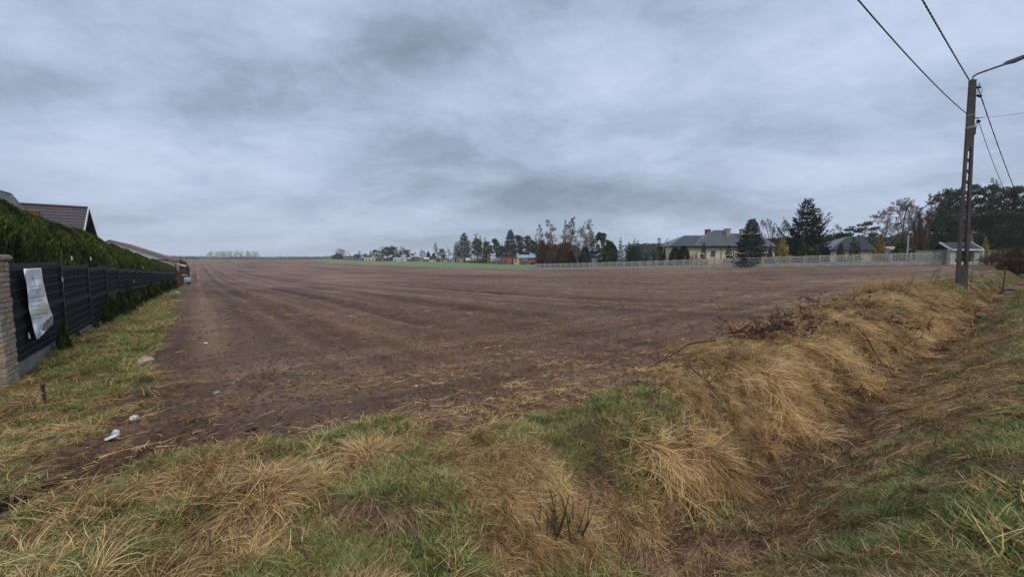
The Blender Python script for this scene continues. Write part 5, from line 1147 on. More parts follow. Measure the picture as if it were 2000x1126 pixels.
def allot_fence():
    # dark mesh and hedge line between sheds and crop
    pts = [(652, 350), (700, 322), (750, 290), (800, 262), (850, 236), (905, 212), (960, 194), (1010, 180), (1046, 172)]
    m = MB(); root = empty('boundary_fence', G(655, 348), 0, 'low dark boundary fence along the far edge of the green crop', 'fence'); o = Vector(root.location)
    for (a, ya), (b, yb) in zip(pts[:-1], pts[1:]):
        p, q = G(a, ya + 2) - o, G(b, yb + 2) - o; s = MB(); up = Vector((0, 0, 1.0)); th = Vector((0, .06, 0)); s.add([p - up * .3, q - up * .3, q + up, p + up, p - up * .3 + th, q - up * .3 + th, q + up + th, p + up + th], [(0, 1, 2, 3), (7, 6, 5, 4), (3, 2, 6, 7), (1, 5, 6, 2), (0, 3, 7, 4)]); s.build('fence_bay', DARKT, root)
        s = MB(); s.box((p.x, p.y, p.z + .5), (.14, .14, 1.6)); s.build('post', WOODG, root)
allot_fence()
def cane_rows():
    for i, px in enumerate([953, 957.5, 962]):
        g = G(px, 184); h = Zat(496, 184) - g.z; m = MB(); m.tube([(0, 0, 0), (.05, 0, h)], .09, 5); o = m.build('garden_pole', CONC); o.location = g; tag(o, 'thin pale pole standing between the pines left of the maroon shed', 'pole', 'pale poles beside the pines')
cane_rows()

# ------------------------------------------------------------------ trees: (kind, px, y top, depth, width px, variant, label)
TREES = [
 ('bare', 657, 487, 358, 20, 0, 'leftmost bare tree at the end of the allotments'), ('brownbush', 660, 495, 352, 18, 0, 'purple brown shrub below the leftmost bare tree'), ('birch', 673, 484.5, 352, 18, 0, 'round headed pale bare tree second from the left end'),
 ('smallspruce', 684, 495, 345, 6, 0, 'tiny dark conifer behind the leftmost brown cabin'), ('pine', 698, 496, 340, 18, 0, 'low dark pine between the cabins on the far left'), ('bare', 704, 488, 335, 12, 1, 'thin bare tree above the low pines on the far left'), ('pine', 713, 495, 330, 14, 1, 'small dark pine left of the white gabled cabin'),
 ('spruce', 724, 487, 322, 10, 0, 'slim spruce directly behind the steep dark cabin roof'), ('pine', 733, 487, 318, 18, 2, 'round dark pine right of the slim spruce'), ('spruce', 741, 484, 305, 10, 1, 'slim pointed spruce left of the broad pine clump'), ('spruce', 747, 485, 303, 10, 0, 'twin pointed spruce touching the broad pine clump'),
 ('bare', 746, 480, 306, 12, 2, 'wispy bare tree over the twin spruces'), ('pine', 757, 482, 300, 20, 0, 'tallest left pine in the broad dark clump'), ('pine', 768, 481, 296, 30, 2, 'broad round pine in the middle of the clump'), ('bare', 762, 478, 300, 14, 0, 'bare top showing above the broad round pine'), ('spruce', 782, 484, 288, 10, 0, 'narrow spruce at the right side of the broad clump'),
 ('birch', 787, 480, 290, 14, 1, 'pale bare tree right of the narrow spruce'), ('pine', 795, 487, 278, 22, 1, 'reddish dark pine at the right end of the broad clump'),
 ('bare', 812, 491, 272, 14, 1, 'low bare thicket tree left of the small pyramid pine'), ('bare', 822, 488, 268, 16, 2, 'grey bare tree in the gap between the clumps'), ('bare', 831, 489, 264, 14, 0, 'grey bare tree touching the pyramid pine'), ('greencone', 837, 491, 250, 16, 0, 'small pyramid shaped pine behind the domed tent'), ('greencone', 847, 494, 246, 12, 1, 'low dark conifer right of the pyramid pine'),
 ('larch', 854, 473, 245, 16, 0, 'reddish larch with a fine pointed top alone in the gap'), ('pine', 864, 485, 238, 16, 2, 'bushy dark pine right of the lone larch'), ('bare', 876, 483, 236, 14, 1, 'faint bare tree left of the big allotment spruce'), ('spruce', 890, 475, 226, 20, 1, 'dark spruce leaning on the left of the big allotment spruce'),
 ('bigspruce', 907, 453.5, 220, 46, 0, 'tall ragged spruce over the ochre cabin'), ('larch', 926, 455, 222, 12, 1, 'grey larch top right of the tall ragged spruce'), ('pine', 932, 466, 212, 24, 0, 'dark pine filling the gap beside the grey larch'), ('spruce', 938, 459, 206, 24, 0, 'dark spruce with a pointed top left of the spire pair'), ('spruce', 947, 462, 204, 16, 1, 'second pointed spruce of the dark middle group'), ('pine', 951, 470, 200, 20, 2, 'low dark pine under the pointed middle group'),
 ('pine', 965, 465, 200, 26, 1, 'open dark pine left of the three small spires'), ('smallspruce', 971, 467, 198, 8, 0, 'leftmost of the three small dark spires'), ('smallspruce', 976, 469, 198, 7, 1, 'middle one of the three small dark spires'), ('smallspruce', 981, 470, 197, 7, 0, 'rightmost of the three small dark spires'), ('pine', 980, 480, 196, 26, 0, 'low dense pine under the three small spires'),
 ('bluespruce', 997, 447, 190, 40, 0, 'tall symmetrical spruce behind the maroon shed'), ('pine', 1014, 458, 190, 30, 1, 'round topped pine right of the symmetrical spruce'), ('pine', 1030, 459, 188, 28, 2, 'pine with loose top above the cottage roof'), ('spruce', 1046, 458, 184, 18, 0, 'spruce rising over the right end of the cottage'), ('pine', 1040, 470, 186, 30, 0, 'dense low pine directly over the cottage roofs'), ('pine', 1056, 468, 180, 26, 1, 'dark pine left behind the larches'),
 ('larch', 1063, 438, 130, 20, 0, 'leftmost larch of the row behind the wall\'s end'), ('larch', 1082, 428, 128, 26, 1, 'second larch with a straight dark stem'), ('larch', 1096, 430, 130, 18, 0, 'third slender larch in the middle of the row'), ('larch', 1106, 424, 127, 22, 1, 'tallest larch with a needle fine top'), ('larch', 1118, 429, 126, 24, 0, 'darkest larch beside the pale birch crown'),
 ('bare', 1072, 445, 134, 24, 1, 'tangled bare tree between the first two larches'), ('birch', 1133, 430, 128, 38, 0, 'wide pinkish birch crown at the right of the larches'), ('birch', 1146, 440, 130, 24, 1, 'lower pale birch crown leaning right of the wide one'), ('birch', 1129, 474, 112, 26, 1, 'small white stemmed birch right in front of the russet thicket'),
 ('brownbush', 1064, 476, 122, 30, 0, 'leftmost russet thicket behind the wall\'s end'), ('brownbush', 1084, 478, 118, 34, 0, 'russet thicket under the straight stemmed larch'), ('brownbush', 1104, 474, 116, 36, 0, 'tall russet thicket under the tallest larch'), ('darkbush', 1123, 479, 114, 30, 1, 'dark thicket behind the white stemmed birch'), ('darkbush', 1142, 482, 112, 26, 1, 'dark thicket right of the white stemmed birch'),
 ('spruce', 1157, 458, 108, 26, 1, 'dark spruce left of the blackest pine'), ('pine', 1173, 452, 104, 40, 2, 'blackest broad pine near the left of the wall'), ('darkbush', 1190, 472, 98, 34, 0, 'olive green rounded pine in front of the blackest pine'), ('pine', 1190, 470, 100, 28, 2, 'green bushy pine beside the slim dark spruce'),
 ('spruce', 1211, 462, 96, 22, 0, 'slim dark spruce with a sharp top standing alone'), ('spruce', 1227, 472, 95, 22, 1, 'shorter dark spruce second of the garden row'), ('spruce', 1245, 468, 93, 26, 0, 'broader dark spruce third of the garden row'), ('birch', 1241, 465, 99, 14, 0, 'small pinkish bare crown behind the third garden spruce'), ('greencone', 1236, 480, 96, 26, 1, 'olive rounded bush between the garden spruces'), ('bluespruce', 1261, 494, 88, 14, 0, 'small grey green spruce low against the wall'),
 ('spruce', 1286, 463, 92, 38, 1, 'bushy green spruce left of the yellow bungalow'), ('greencone', 1303, 476, 90, 30, 0, 'green bush overlapping the bungalow\'s left roof corner'), ('birch', 1302, 465, 105, 12, 1, 'faint bare twigs left of the bungalow roof'),
 ('darkbush', 1318, 483, 83.0, 26, 1, 'dark bush hanging over the wall before the bungalow\'s left end'), ('darkbush', 1334, 480, 82.0, 26, 1, 'second dark bush hanging over the wall beside the first'), ('shrub', 1352, 494, 79, 16, 0, 'small bare reddish shrub left of the young spruce'),
 ('smallspruce', 1373, 472, 76.5, 22, 0, 'young spruce before the bungalow wall left of its window'), ('smallspruce', 1359, 490, 78, 12, 0, 'thin twiggy sapling beside the young spruce'), ('smallspruce', 1422, 477, 74, 26, 0, 'young spruce immediately left of the blue spruce'), ('bluespruce', 1465, 425, 70.5, 68, 0, 'big dense blue spruce in front of the bungalow'),
 ('bluespruce', 1503, 484, 69.5, 18, 0, 'small silvery spruce between blue spruce and golden conifer'), ('gold', 1527, 459, 67, 30, 0, 'golden yellow conifer left of the biggest spruce'), ('bigspruce', 1570, 386, 72, 100, 0, 'biggest dark spruce towering over the garden'), ('spruce', 1590, 404, 74, 60, 1, 'green flanked spruce fused to the right of the biggest one'),
 ('spruce', 1549, 425, 74, 50, 0, 'lower dark spruce fused left of the biggest one'), ('greencone', 1566, 466, 65, 24, 0, 'grey green cypress cone at the foot of the biggest spruce'), ('smallspruce', 1595, 475, 66, 16, 1, 'small green pine right of the low yellow topiary'), ('darkbush', 1612, 482, 63.5, 14, 1, 'dark round bush left of the second house'),
 ('bluespruce', 1640, 474, 63, 20, 0, 'small blue grey spruce before the second house roof'), ('smallspruce', 1664, 460, 62.5, 24, 0, 'dark young spruce in the middle of the second house roof'), ('smallspruce', 1674, 468, 62, 18, 0, 'smaller dark spruce touching the young one on its right'), ('gold', 1717, 458, 60.5, 28, 1, 'brightest golden conifer between hut and second house'),
 ('sidepine', 1686, 432, 92, 56, 0, 'flat layered pine branch tree above the second house roof'), ('darkbush', 1640, 455, 110, 60, 1, 'dark far thicket behind the second house roof'), ('pine', 1745, 466, 80, 34, 1, 'dark green pine right of the pink roofed hut'), ('darkbush', 1758, 474, 66, 30, 0, 'green bush leaning over the wall right of the hut'), ('pine', 1762, 452, 96, 36, 0, 'dark background pine behind the bare trees'),
 ('bare', 1507, 427, 110, 34, 0, 'slim bare tree between blue spruce and biggest spruce'), ('bare', 1527, 430, 112, 26, 1, 'second bare tree left of the biggest spruce'), ('bare', 1628, 438, 115, 28, 2, 'low bare tree right of the biggest spruce'), ('bare', 1650, 441, 112, 24, 1, 'faint bare crown over the second house'),
 ('brownbush', 1513, 466, 105, 44, 0, 'brown thicket behind the bungalow\'s right roof end'), ('brownbush', 1612, 460, 100, 44, 0, 'brown thicket right behind the biggest spruce'),
 ('birch', 1710, 392, 78, 62, 0, 'tall pale birch left of the dark limbed bare tree'), ('bare', 1765, 393, 76, 56, 0, 'dark limbed bare tree in the middle of the bare group'), ('bare', 1783, 400, 80, 44, 1, 'bare tree crowding the columnar poplar'), ('poplar', 1793, 408, 68, 36, 0, 'reddish brown columnar bare poplar'), ('birch', 1803, 378, 84, 60, 1, 'tallest birch crown behind the columnar poplar'), ('birch', 1822, 384, 86, 44, 0, 'birch crown between poplar and the dark pines'),
 ('bigpine', 1845, 368, 80, 74, 0, 'leftmost great pine with a loose top behind the pole'), ('bigpine', 1882, 362, 78, 90, 1, 'great pine directly behind the utility pole'), ('bigpine', 1925, 360, 76, 100, 0, 'broad great pine right of the utility pole'), ('bigpine', 1968, 364, 74, 90, 1, 'great pine with spiky top near the right edge'), ('bigpine', 2012, 372, 72, 100, 0, 'great pine cut by the right picture edge'),
 ('pine', 1836, 420, 72, 44, 1, 'lower pine left under the great pines'), ('pine', 1860, 425, 70, 50, 2, 'shadowy lower pine behind the shelter roof'), ('pine', 1946, 410, 84, 90, 2, 'dense lower pine filling the right background'), ('pine', 1990, 420, 82, 90, 2, 'dense lower pine at the far right'), ('pine', 1905, 420, 84, 70, 2, 'dense lower pine behind the pole foot'), ('bare', 1930, 349, 92, 70, 1, 'bare twigs rising above the broad great pine'), ('bare', 1828, 373, 96, 36, 2, 'faint bare crown above the leftmost great pine'),
 ('greencone', 1829, 468, 58, 16, 1, 'green pointed cypress left of the white shelter'), ('gold', 1892, 457, 58, 16, 1, 'yellow conifer peeping over the shelter roof by the pole'), ('gold', 1921, 460, 56, 16, 0, 'yellow conifer right of the white shelter'), ('darkbush', 1975, 455, 90, 60, 1, 'dark undergrowth under the right hand pines'), ('darkbush', 1925, 460, 88, 70, 1, 'dark undergrowth behind the yellow conifer'), ('darkbush', 1800, 466, 92, 60, 1, 'dark undergrowth behind the bare poplar'), ('darkbush', 1760, 470, 100, 70, 1, 'dark undergrowth behind the pink roofed hut'), ('darkbush', 1870, 460, 90, 60, 1, 'dark undergrowth behind the white shelter'),
]
for kind, px, yt, Y, wp, var, lb in TREES:
    wp *= {'larch': 1.5, 'birch': 1.25, 'bare': 1.2, 'brownbush': 1.35, 'pine': 1.1}.get(kind, 1)
    if 1045 < px < 1850:
        Yw = wall_Y(px)[0]; over = 'hanging over the wall' in lb or 'leaning over' in lb or 'big dense blue' in lb; Y = max(Y, Yw + ((1.7 if 'big dense blue' in lb else .9) if over else 1.2 + wp / F * Yw * .5))
    r = plant(kind, px, yt, Y, wp, lb, var, cat='bush' if kind in ('darkbush', 'brownbush', 'shrub', 'greencone') else 'tree')
# yellow topiary on a stem
def topiary():
    g = G(1583, 64); h1 = Zat(483, 64) - g.z; h0 = Zat(492, 64) - g.z; root = empty('topiary', g, 0, 'low yellow mushroom shaped topiary right of the cypress cone', 'topiary')
    b = MB(); b.tube([(0, 0, 0), (0, 0, h1 - .2)], .08, 6); b.build('trunk', BARK, root)
    for z, r_ in ((h1 - .35, .50), (h0 - .7, .40)):
        o = bpy.data.objects.new('crown', PR['gold'][1][0]); link(o, root); o.scale = (r_ * 2.1, r_ * 2.1, r_ * 1.3); o.location = (0, 0, z - r_ * .5)
topiary()
# brown brush at the right edge
for i, (px, yt, Y, wp) in enumerate([(1938, 487, 44, 50), (1955, 484, 40, 60), (1975, 480, 38, 62), (1995, 484, 34, 70), (2010, 490, 30, 70), (1960, 500, 33, 50), (1925, 500, 46, 40), (1980, 505, 30, 50)]):
    plant('brownbush' if i % 4 == 3 else 'shrub', px, yt, Y, wp, 'tangled red brown brush at the right edge beyond the green grass', i // 2 if i % 2 == 0 else 0, 'red brown brush at the right edge', 'bush')
# rusty growth at the far end of the hedge
for i, (px, yt, Y, wp) in enumerate([(347, 535, 50, 14), (351, 531, 55, 14), (355, 528, 60, 14), (360, 526, 66, 12), (364, 524, 72, 9), (341, 545, 46, 12), (347, 541, 48, 12)]):
    plant('brownbush', px, yt, Y, wp * 1.1, 'rusty orange dead growth at the far end of the clipped hedge', 1, 'rusty growth at the hedge end', 'bush')
for i, (px, yt, Y, wp) in enumerate([(348, 508, 90, 26), (356, 509, 85, 24), (363, 512, 80, 16)]): plant('brownbush', px, yt, Y, wp, 'brown thicket behind the white carport roof', 0, 'brown thicket behind the carport', 'bush')
# poplar row on the skyline
for i in range(15):
    px = 409 + i * 6.5 + random.uniform(-1.5, 1.5); plant('bare' if i % 3 else 'birch', px, 488.5 + (1.5 if i < 3 else 0) + random.uniform(-.7, 1.2), 760 + 8 * i, 11, 'hazy bare tree in the distant row on the skyline', i % 3, 'distant row of bare trees', 'tree', .5)
for i, (px, yt, wp) in enumerate([(354, 501, 8), (378, 501, 7), (383, 501.5, 7), (366, 503, 8)]): plant('darkbush', px, yt, 700, wp, 'small hazy tree left of the distant bare row', 1, 'small hazy trees left of the row', 'tree', .5)
g = G(548, 1100); b = MB(); b.tube([(0, 0, 0), (0, 0, Zat(494, 1100) - g.z)], [.9, .3], 4); o = b.build('distant_mast', METAL); o.location = g; tag(o, 'faint thin mast on the skyline right of the distant tree row', 'mast')
def far_woods():
    gg = np.random.default_rng(77); pts = []; szs = []
    for px in np.arange(330, 700, 1.0):
        Y = 950 + 120 * math.sin(px * .05); g = G(px, Y); h = (502.8 - 498 - 3.0 * abs(math.sin(px * .11) * math.sin(px * .037 + 1))) ; h = max(1.2, h) / F * Y
        for _ in range(26): pts.append((g.x + gg.normal(0, 2), g.y + gg.normal(0, 25), g.z + gg.uniform(-1, 1) * 1 + h * gg.random() ** .7 + 1.5)); szs.append(2.0)
    for px in np.arange(1225, 1300, .5):
        Y = 260; g = G(px, Y)
        for _ in range(40): pts.append((g.x + gg.normal(0, .6), g.y + gg.normal(0, 8), g.z + gg.random() * (Zat(477, Y) - g.z))); szs.append(.6)
    for px in list(np.arange(1500, 1540, .5)) + list(np.arange(1600, 2030, .5)):
        Y = 150; g = G(px, Y)
        for _ in range(42): pts.append((g.x + gg.normal(0, .5), g.y + gg.normal(0, 5), g.z + gg.random() * (Zat(466, Y) - g.z))); szs.append(.55)
    pts = np.array(pts); szs = np.array(szs); n = len(pts); d = unit(gg.normal(0, 1, (n, 3)) + np.array((0, 0, .5))); s = unit(np.cross(d, gg.normal(0, 1, (n, 3))))
    o = bpy.data.objects.new('distant_woods', leaf_mesh('distant_woods', pts, d, s, szs * 1.6, szs, SPRUCE)); link(o); tag(o, 'dark distant woodland showing in the gaps between the garden trees', 'woods', kind='stuff')
far_woods()

# ------------------------------------------------------------------ utility pole with lamp arm and wires
def build_pole():
    Y = 15.5; b0 = G(1877, Y); top = P(1899.5, 157, Y); H = top.z - b0.z; root = empty('utility_pole', b0, R(-32), 'dark concrete utility pole with ladder slots and a street lamp arm', 'utility pole')
    lean = (top.x - b0.x - 0.0) ; rot = Matrix.Rotation(R(32), 3, 'Z'); tv = rot @ Vector((top.x - b0.x, 0, 0))
    ax = lambda z: Vector((tv.x * z / H, tv.y * z / H, z))
    W = lambda z: .30 - .12 * z / H; D_ = lambda z: .20 - .07 * z / H
    m = MB()
    def seg(z0, z1, xo0, xo1, w0, w1, y0, y1):
        a, c = ax(z0), ax(z1); m.add([a + Vector((xo0 - w0, -y0, 0)), a + Vector((xo0 + w0, -y0, 0)), a + Vector((xo0 + w0, y0, 0)), a + Vector((xo0 - w0, y0, 0)), c + Vector((xo1 - w1, -y1, 0)), c + Vector((xo1 + w1, -y1, 0)), c + Vector((xo1 + w1, y1, 0)), c + Vector((xo1 - w1, y1, 0))],
              [(0, 1, 5, 4), (1, 2, 6, 5), (2, 3, 7, 6), (3, 0, 4, 7), (3, 2, 1, 0), (4, 5, 6, 7)])
    zs0, zs1 = .95, H * .69
    seg(-.4, zs0, 0, 0, W(0) / 2, W(zs0) / 2, D_(0) / 2, D_(zs0) / 2)
    for s in (-1, 1): seg(zs0, zs1, s * W(zs0) * .36, s * W(zs1) * .34, W(zs0) * .14, W(zs1) * .16, D_(zs0) / 2, D_(zs1) / 2)
    n = 11
    for i in range(n):
        z = zs0 + (zs1 - zs0) * (i + .62) / n; seg(z, z + .13, 0, 0, W(z) * .24, W(z) * .24, D_(z) * .33, D_(z) * .33)
    seg(zs1, H, 0, 0, W(zs1) / 2, W(H) / 2, D_(zs1) / 2, D_(H) / 2)
    m.build('pole', CONCD, root)
    z = lambda py: (P(1900, py, Y).z - b0.z)
    for i, py in enumerate((225.5, 248.5, 251)):
        zz_ = z(py); c = ax(zz_); m = MB(); w_ = W(zz_) / 2 + .012; d_ = D_(zz_) / 2 + .012; m.tube([c + Vector((-w_, -d_, -.02)), c + Vector((w_, -d_, .02)), c + Vector((w_, d_, .02)), c + Vector((-w_, d_, 0)), c + Vector((-w_, -d_, -.02))], .012, 5, False); m.build('steel_band', mat('pale steel band', (.55, .55, .50), None, 4, .5) if i == 0 else bpy.data.materials['pale steel band'], root)
    # cable loops, clamps
    def V(px, py, yo=0): return rot @ (P(px, py, Y + yo) - b0)
    inv = rot
    m = MB(); m.tube([V(1899, 158), V(1899.5, 154), V(1901, 150), V(1904.5, 147), V(1909, 144.5), V(1930, 137, -.6), V(1962, 126, -1.6)], [.032] * 7, 8); arm = m.build('lamp_arm', METAL, root); arm.data.materials[0] = CONCD
    m = MB(); a, c = V(1962, 126, -1.6), V(2006, 108, -3.0); d = (c - a).normalized(); sd = d.cross(Vector((0, 0, 1))).normalized() * .11; up = Vector((0, 0, .06))
    p1 = a.lerp(c, .25); m.add([a - sd * .4 - up * .5, a + sd * .4 - up * .5, a + sd * .4 + up * .5, a - sd * .4 + up * .5, p1 - sd - up, p1 + sd - up, p1 + sd * .8 + up, p1 - sd * .8 + up, c - sd * .8 - up * .7, c + sd * .8 - up * .7, c + sd * .6 + up * .6, c - sd * .6 + up * .6],
          [(3, 2, 1, 0), (0, 1, 5, 4), (1, 2, 6, 5), (2, 3, 7, 6), (3, 0, 4, 7), (4, 5, 9, 8), (5, 6, 10, 9), (6, 7, 11, 10), (7, 4, 8, 11), (8, 9, 10, 11)]); m.build('lamp_head', mat('dark lamp housing', (.10, .10, .11), None, 4, .6), root)
    m = MB(); m.tube([V(1892, 168.5), V(1914, 165)], .018, 5); m.tube([V(1912, 162), V(1914.5, 164.5), V(1912.5, 168), V(1909, 169)], .014, 5); m.build('hook', METAL, root)
    m = MB(); m.tube([V(1907.5, 171), V(1914, 170)], .05, 7); m.tube([V(1908, 186.5), V(1915, 188)], [.04, .06], 7); m.build('dead_end_clamp', BLACK, root)
    m = MB(); m.tube([V(1914, 168), V(1918.5, 173), V(1917, 181), V(1913, 187), V(1908, 186)], .010, 4); m.tube([V(1910, 172), V(1908, 180), V(1911, 187)], .010, 4); m.build('jumper_cable', BLACK, root)
    m = MB(); m.tube([V(1902.5, 230), V(1911, 231)], .022, 5); m.tube([V(1911, 231), V(1917, 230), V(1920, 229)], .014, 4); m.tube([V(1909, 236), V(1913, 238)], .05, 6); m.tube([V(1910, 233), V(1904, 247), V(1901.5, 258)], .012, 4); m.tube([V(1911, 237), V(1906, 250), V(1904, 259)], .012, 4); m.build('cable_bracket', BLACK, root)
    m = MB(); q = V(1902.5, 256); m.box(tuple(q), (.07, .10, .30)); m.build('junction_box', BLACK, root)
    return b0, Y
PB, PY = build_pole()
def wire(a, b_, sag, rad, label, n=60, twist=0.0, name='overhead_wire', px=None):
    m = MB(); a, b_ = Vector(a), Vector(b_); pts = []
    for i in range(n + 1):
        t = i / n; p = a.lerp(b_, t); p.z -= 4 * sag * t * (1 - t); pts.append(p)
    if twist:
        d = (b_ - a).normalized(); s = d.cross(Vector((0, 0, 1))).normalized(); L = (b_ - a).length; u = s.cross(d)
        for k in range(2):
            q = [p + (s * math.cos(k * math.pi + L * i / n * twist) + u * math.sin(k * math.pi + L * i / n * twist)) * rad * .95 for i, p in enumerate(pts)]; m.tube(q, rad, 5)
    else: m.tube(pts, rad, 6)
    o = m.build(name, BLACK); tag(o, label, 'wire'); return o
back = Vector((-DD[0], -DD[1], 0))
def solve_wire(p, qx, qy, px_, py_, dist=41):
    """sag so that the wire from p (dist metres back along the road) crosses the pixel px_, py_"""
    e = p + back * dist; k = (px_ - 1000) / F; t = (p.x - k * p.y) / ((p.x - e.x) - k * (p.y - e.y)); y = p.y + (e.y - p.y) * t; z = P(px_, py_, y).z
    return e, (p.z - z) / (4 * t * (1 - t))
p = P(1889, 223, PY); e, s = solve_wire(p, 0, 0, 1640, 0); wire(p, e, s, .014, 'thick lower black overhead cable crossing the sky to the pole', 80)
p = P(1894, 158, PY); e, s = solve_wire(p, 0, 0, 1759, 0); wire(p, e, s, .012, 'twisted black bundle cable running up left from the pole top', 520, twist=12)
wire(P(1911, 174, PY), P(2030, 470, 34), .5, .012, 'twisted cable dropping right from the pole top towards the pines', 160, twist=12)
wire(P(1912, 239, PY), P(2006, 420, 34), .9, .010, 'plain cable dropping right from the pole\'s middle bracket', 60)
wire(P(1920, 229.5, PY), P(2080, 201, 17), .1, .006, 'thin service wire leaving the pole to the right', 20)

# ------------------------------------------------------------------ things on the ditch bank
def gz(px, py): return hitz(px, py)
DARKL = leaf('withered dark leaves', [(0, (.020, .011, .010)), (.6, (.070, .032, .026)), (1, (.16, .085, .055))], .8, .1)
def stems(name, px, py, n, h, spread, m, label, cat='dead plant', rad=.004, twig=0, lean=.15, seed=0, group=None, leaves=0, leafm=None, arch=0):
    g = random.Random(seed + int(px)); c = gz(px, py); root = empty(name, c, 0, label, cat, group); s = MB(); lf = MB()
    for i in range(n):
        a = g.uniform(0, 6.28); b0 = Vector((g.gauss(0, spread), g.gauss(0, spread), -.03)); d = Vector((g.gauss(0, lean), g.gauss(0, lean), 1)).normalized(); L = h * g.uniform(.55, 1.1); pts = [b0]; q = b0.copy(); dd = d.copy()
        hd = Vector((math.cos(a), math.sin(a), 0))
        for k in range(5):
            dd = (dd + Vector((g.gauss(0, .06), g.gauss(0, .06), 0)) + hd * arch * .25 - Vector((0, 0, arch * .24))).normalized(); q = q + dd * L / 5; pts.append(q.copy())
        if i: s.build('stem', m, root); s = MB()
        s.tube(pts, [rad * (1 - .12 * k) for k in range(6)], 4)
        for k in range(twig):
            t = g.randint(1, 4); p = pts[t]; a2 = g.uniform(0, 6.28); dv = Vector((math.cos(a2), math.sin(a2), g.uniform(.2, 1.1))).normalized(); l2 = L * g.uniform(.10, .28); e = p + dv * l2; s.tube([p, p.lerp(e, .5) + Vector((0, 0, .01)), e], [rad * .55, rad * .45, rad * .3], 3)
            for w_ in range(leaves):
                r_ = p.lerp(e, g.random()); v = Vector((g.gauss(0, 1), g.gauss(0, 1), g.gauss(0, 1))).normalized(); u = v.orthogonal().normalized(); l3 = g.uniform(.015, .040)
                lf.add([r_, r_ + v * l3 * .6 + u * l3 * .4, r_ + v * l3 * 1.3, r_ + v * l3 * .6 - u * l3 * .4], [(0, 1, 2, 3)])
    s.build('stem', m, root)
    if leaves: lf.build('withered_leaves', leafm or BROWNB, root)['kind'] = 'stuff'
    return root
stems('cut_shrub', 1080, 1075, 12, .36, .06, STALK, 'clump of dark cut stems standing in the grass at bottom centre', 'cut shrub', .0068, 1, .16, 3)
stems('cut_shrub', 1115, 1060, 10, .30, .05, STALK, 'right half of the dark cut stems leaning right at bottom centre', 'cut shrub', .0062, 1, .40, 5)
for i, (px, py, h) in enumerate([(410, 1090, .16), (352, 1105, .14), (470, 1100, .12), (432, 1108, .10), (640, 985, .12)]):
    stems('plant_stub', px, py, 2, h, .01, STALK, ['tallest of the short dark stubs in the lower left grass', 'second dark stub left of the tallest one in the lower left grass', 'dark stub right of the tallest one in the lower left grass', 'shortest dark stub in the lower left grass', 'thin dark stub near the straw mound at lower centre'][i], 'plant stub', .006, 0, .06, i)
def mullein():
    c = gz(88, 800); root = empty('mullein_stalk', c, 0, 'dark dead mullein spike in the yellow grass beside the pillar', 'dead plant'); s = MB(); s.tube([(0, 0, -.03), (.01, 0, .12), (0, .01, .26)], [.010, .010, .006], 6); st = s.build('stem', STALK, root)
    g = random.Random(4); s = MB()
    for i in range(90):
        z = g.uniform(.07, .26); a = g.uniform(0, 6.28); d = Vector((math.cos(a), math.sin(a), .5)) * .02; s.tube([(0, 0, z), tuple(d + Vector((0, 0, z)))], [.008, .005], 4)
    s.build('seed_head', STALK, root)
mullein()
# brambles: dark thicket on the bank crest
for i, (px, py, n, h, sp) in enumerate([(1500, 668, 30, .75, .22), (1465, 672, 18, .55, .16), (1545, 655, 26, .70, .22), (1580, 640, 20, .6, .25), (1620, 615, 22, .7, .3), (1530, 640, 18, .6, .2), (1660, 605, 20, .7, .3), (1720, 640, 22, .6, .3)]):
    stems('bramble', px, py, n, h * .80, sp * 1.1, BRAMBLE, ['densest dark bramble clump on the crest above the big straw cascade', 'leftmost dark bramble clump on the crest beside the small orange tuft', 'dark bramble clump just right of the densest one on the crest', 'bramble canes on the crest halfway to the orange grass', 'bramble canes at the foot of the tall orange grass clump', 'thin bramble clump at the soil edge behind the densest one', 'bramble canes right below the orange grass on the crest', 'bramble canes low on the bank below the lower orange grass'][i], 'bramble', .0075, 8, .55, i, 'brambles on the ditch bank crest', 4, DARKL, 1.0)
for i, (px, py, n, h, sp) in enumerate([(1385, 725, 12, .45, .15), (1300, 760, 8, .35, .1), (1400, 700, 10, .4, .12), (1680, 720, 12, .5, .2), (1700, 680, 14, .5, .2), (1840, 640, 16, .6, .3), (1790, 600, 16, .7, .3), (1860, 615, 14, .6, .3), (1640, 770, 10, .4, .15), (1440, 690, 12, .4, .12)]):
    stems('bramble', px, py, n, h, sp, BRAMBLE, 'thin dark bramble canes lying in the straw of the ditch bank', 'bramble', .0065, 5, .9, i + 20, 'thin brambles in the bank straw', 2, BROWNB, 1.3)
# upright weed stalks
for i, (px, py, n, h, lb) in enumerate([(1215, 800, 9, .34, 'thin upright weed stalks where the green patch meets the soil'), (1270, 790, 8, .36, 'upright weed stalks right of the green bank patch'), (1245, 775, 6, .30, 'weed stalks at the soil edge above the green patch'), (1590, 860, 5, .34, 'lone dark weed standing in the deep straw of the bank'),
        (1655, 900, 3, .26, 'single dark stalk standing in the ditch bottom'), (1710, 975, 6, .18, 'low dark stalks in the green slope right of the ditch'), (1860, 870, 5, .22, 'small dark weeds on the green right hand slope'), (1800, 860, 5, .22, 'dark weeds on the straw slope above the green grass'), (1150, 800, 4, .2, 'tiny stalks on the left tip of the green patch'), (720, 930, 3, .18, 'thin stalks in the straw mound at lower centre'), (1020, 950, 3, .20, 'thin twiggy stalk in the grass left of the cut stems')]):
    stems('weed_stalks', px, py, n, h, .07, STALK, lb, 'dead plant', .0028, 2, .18, i + 50)
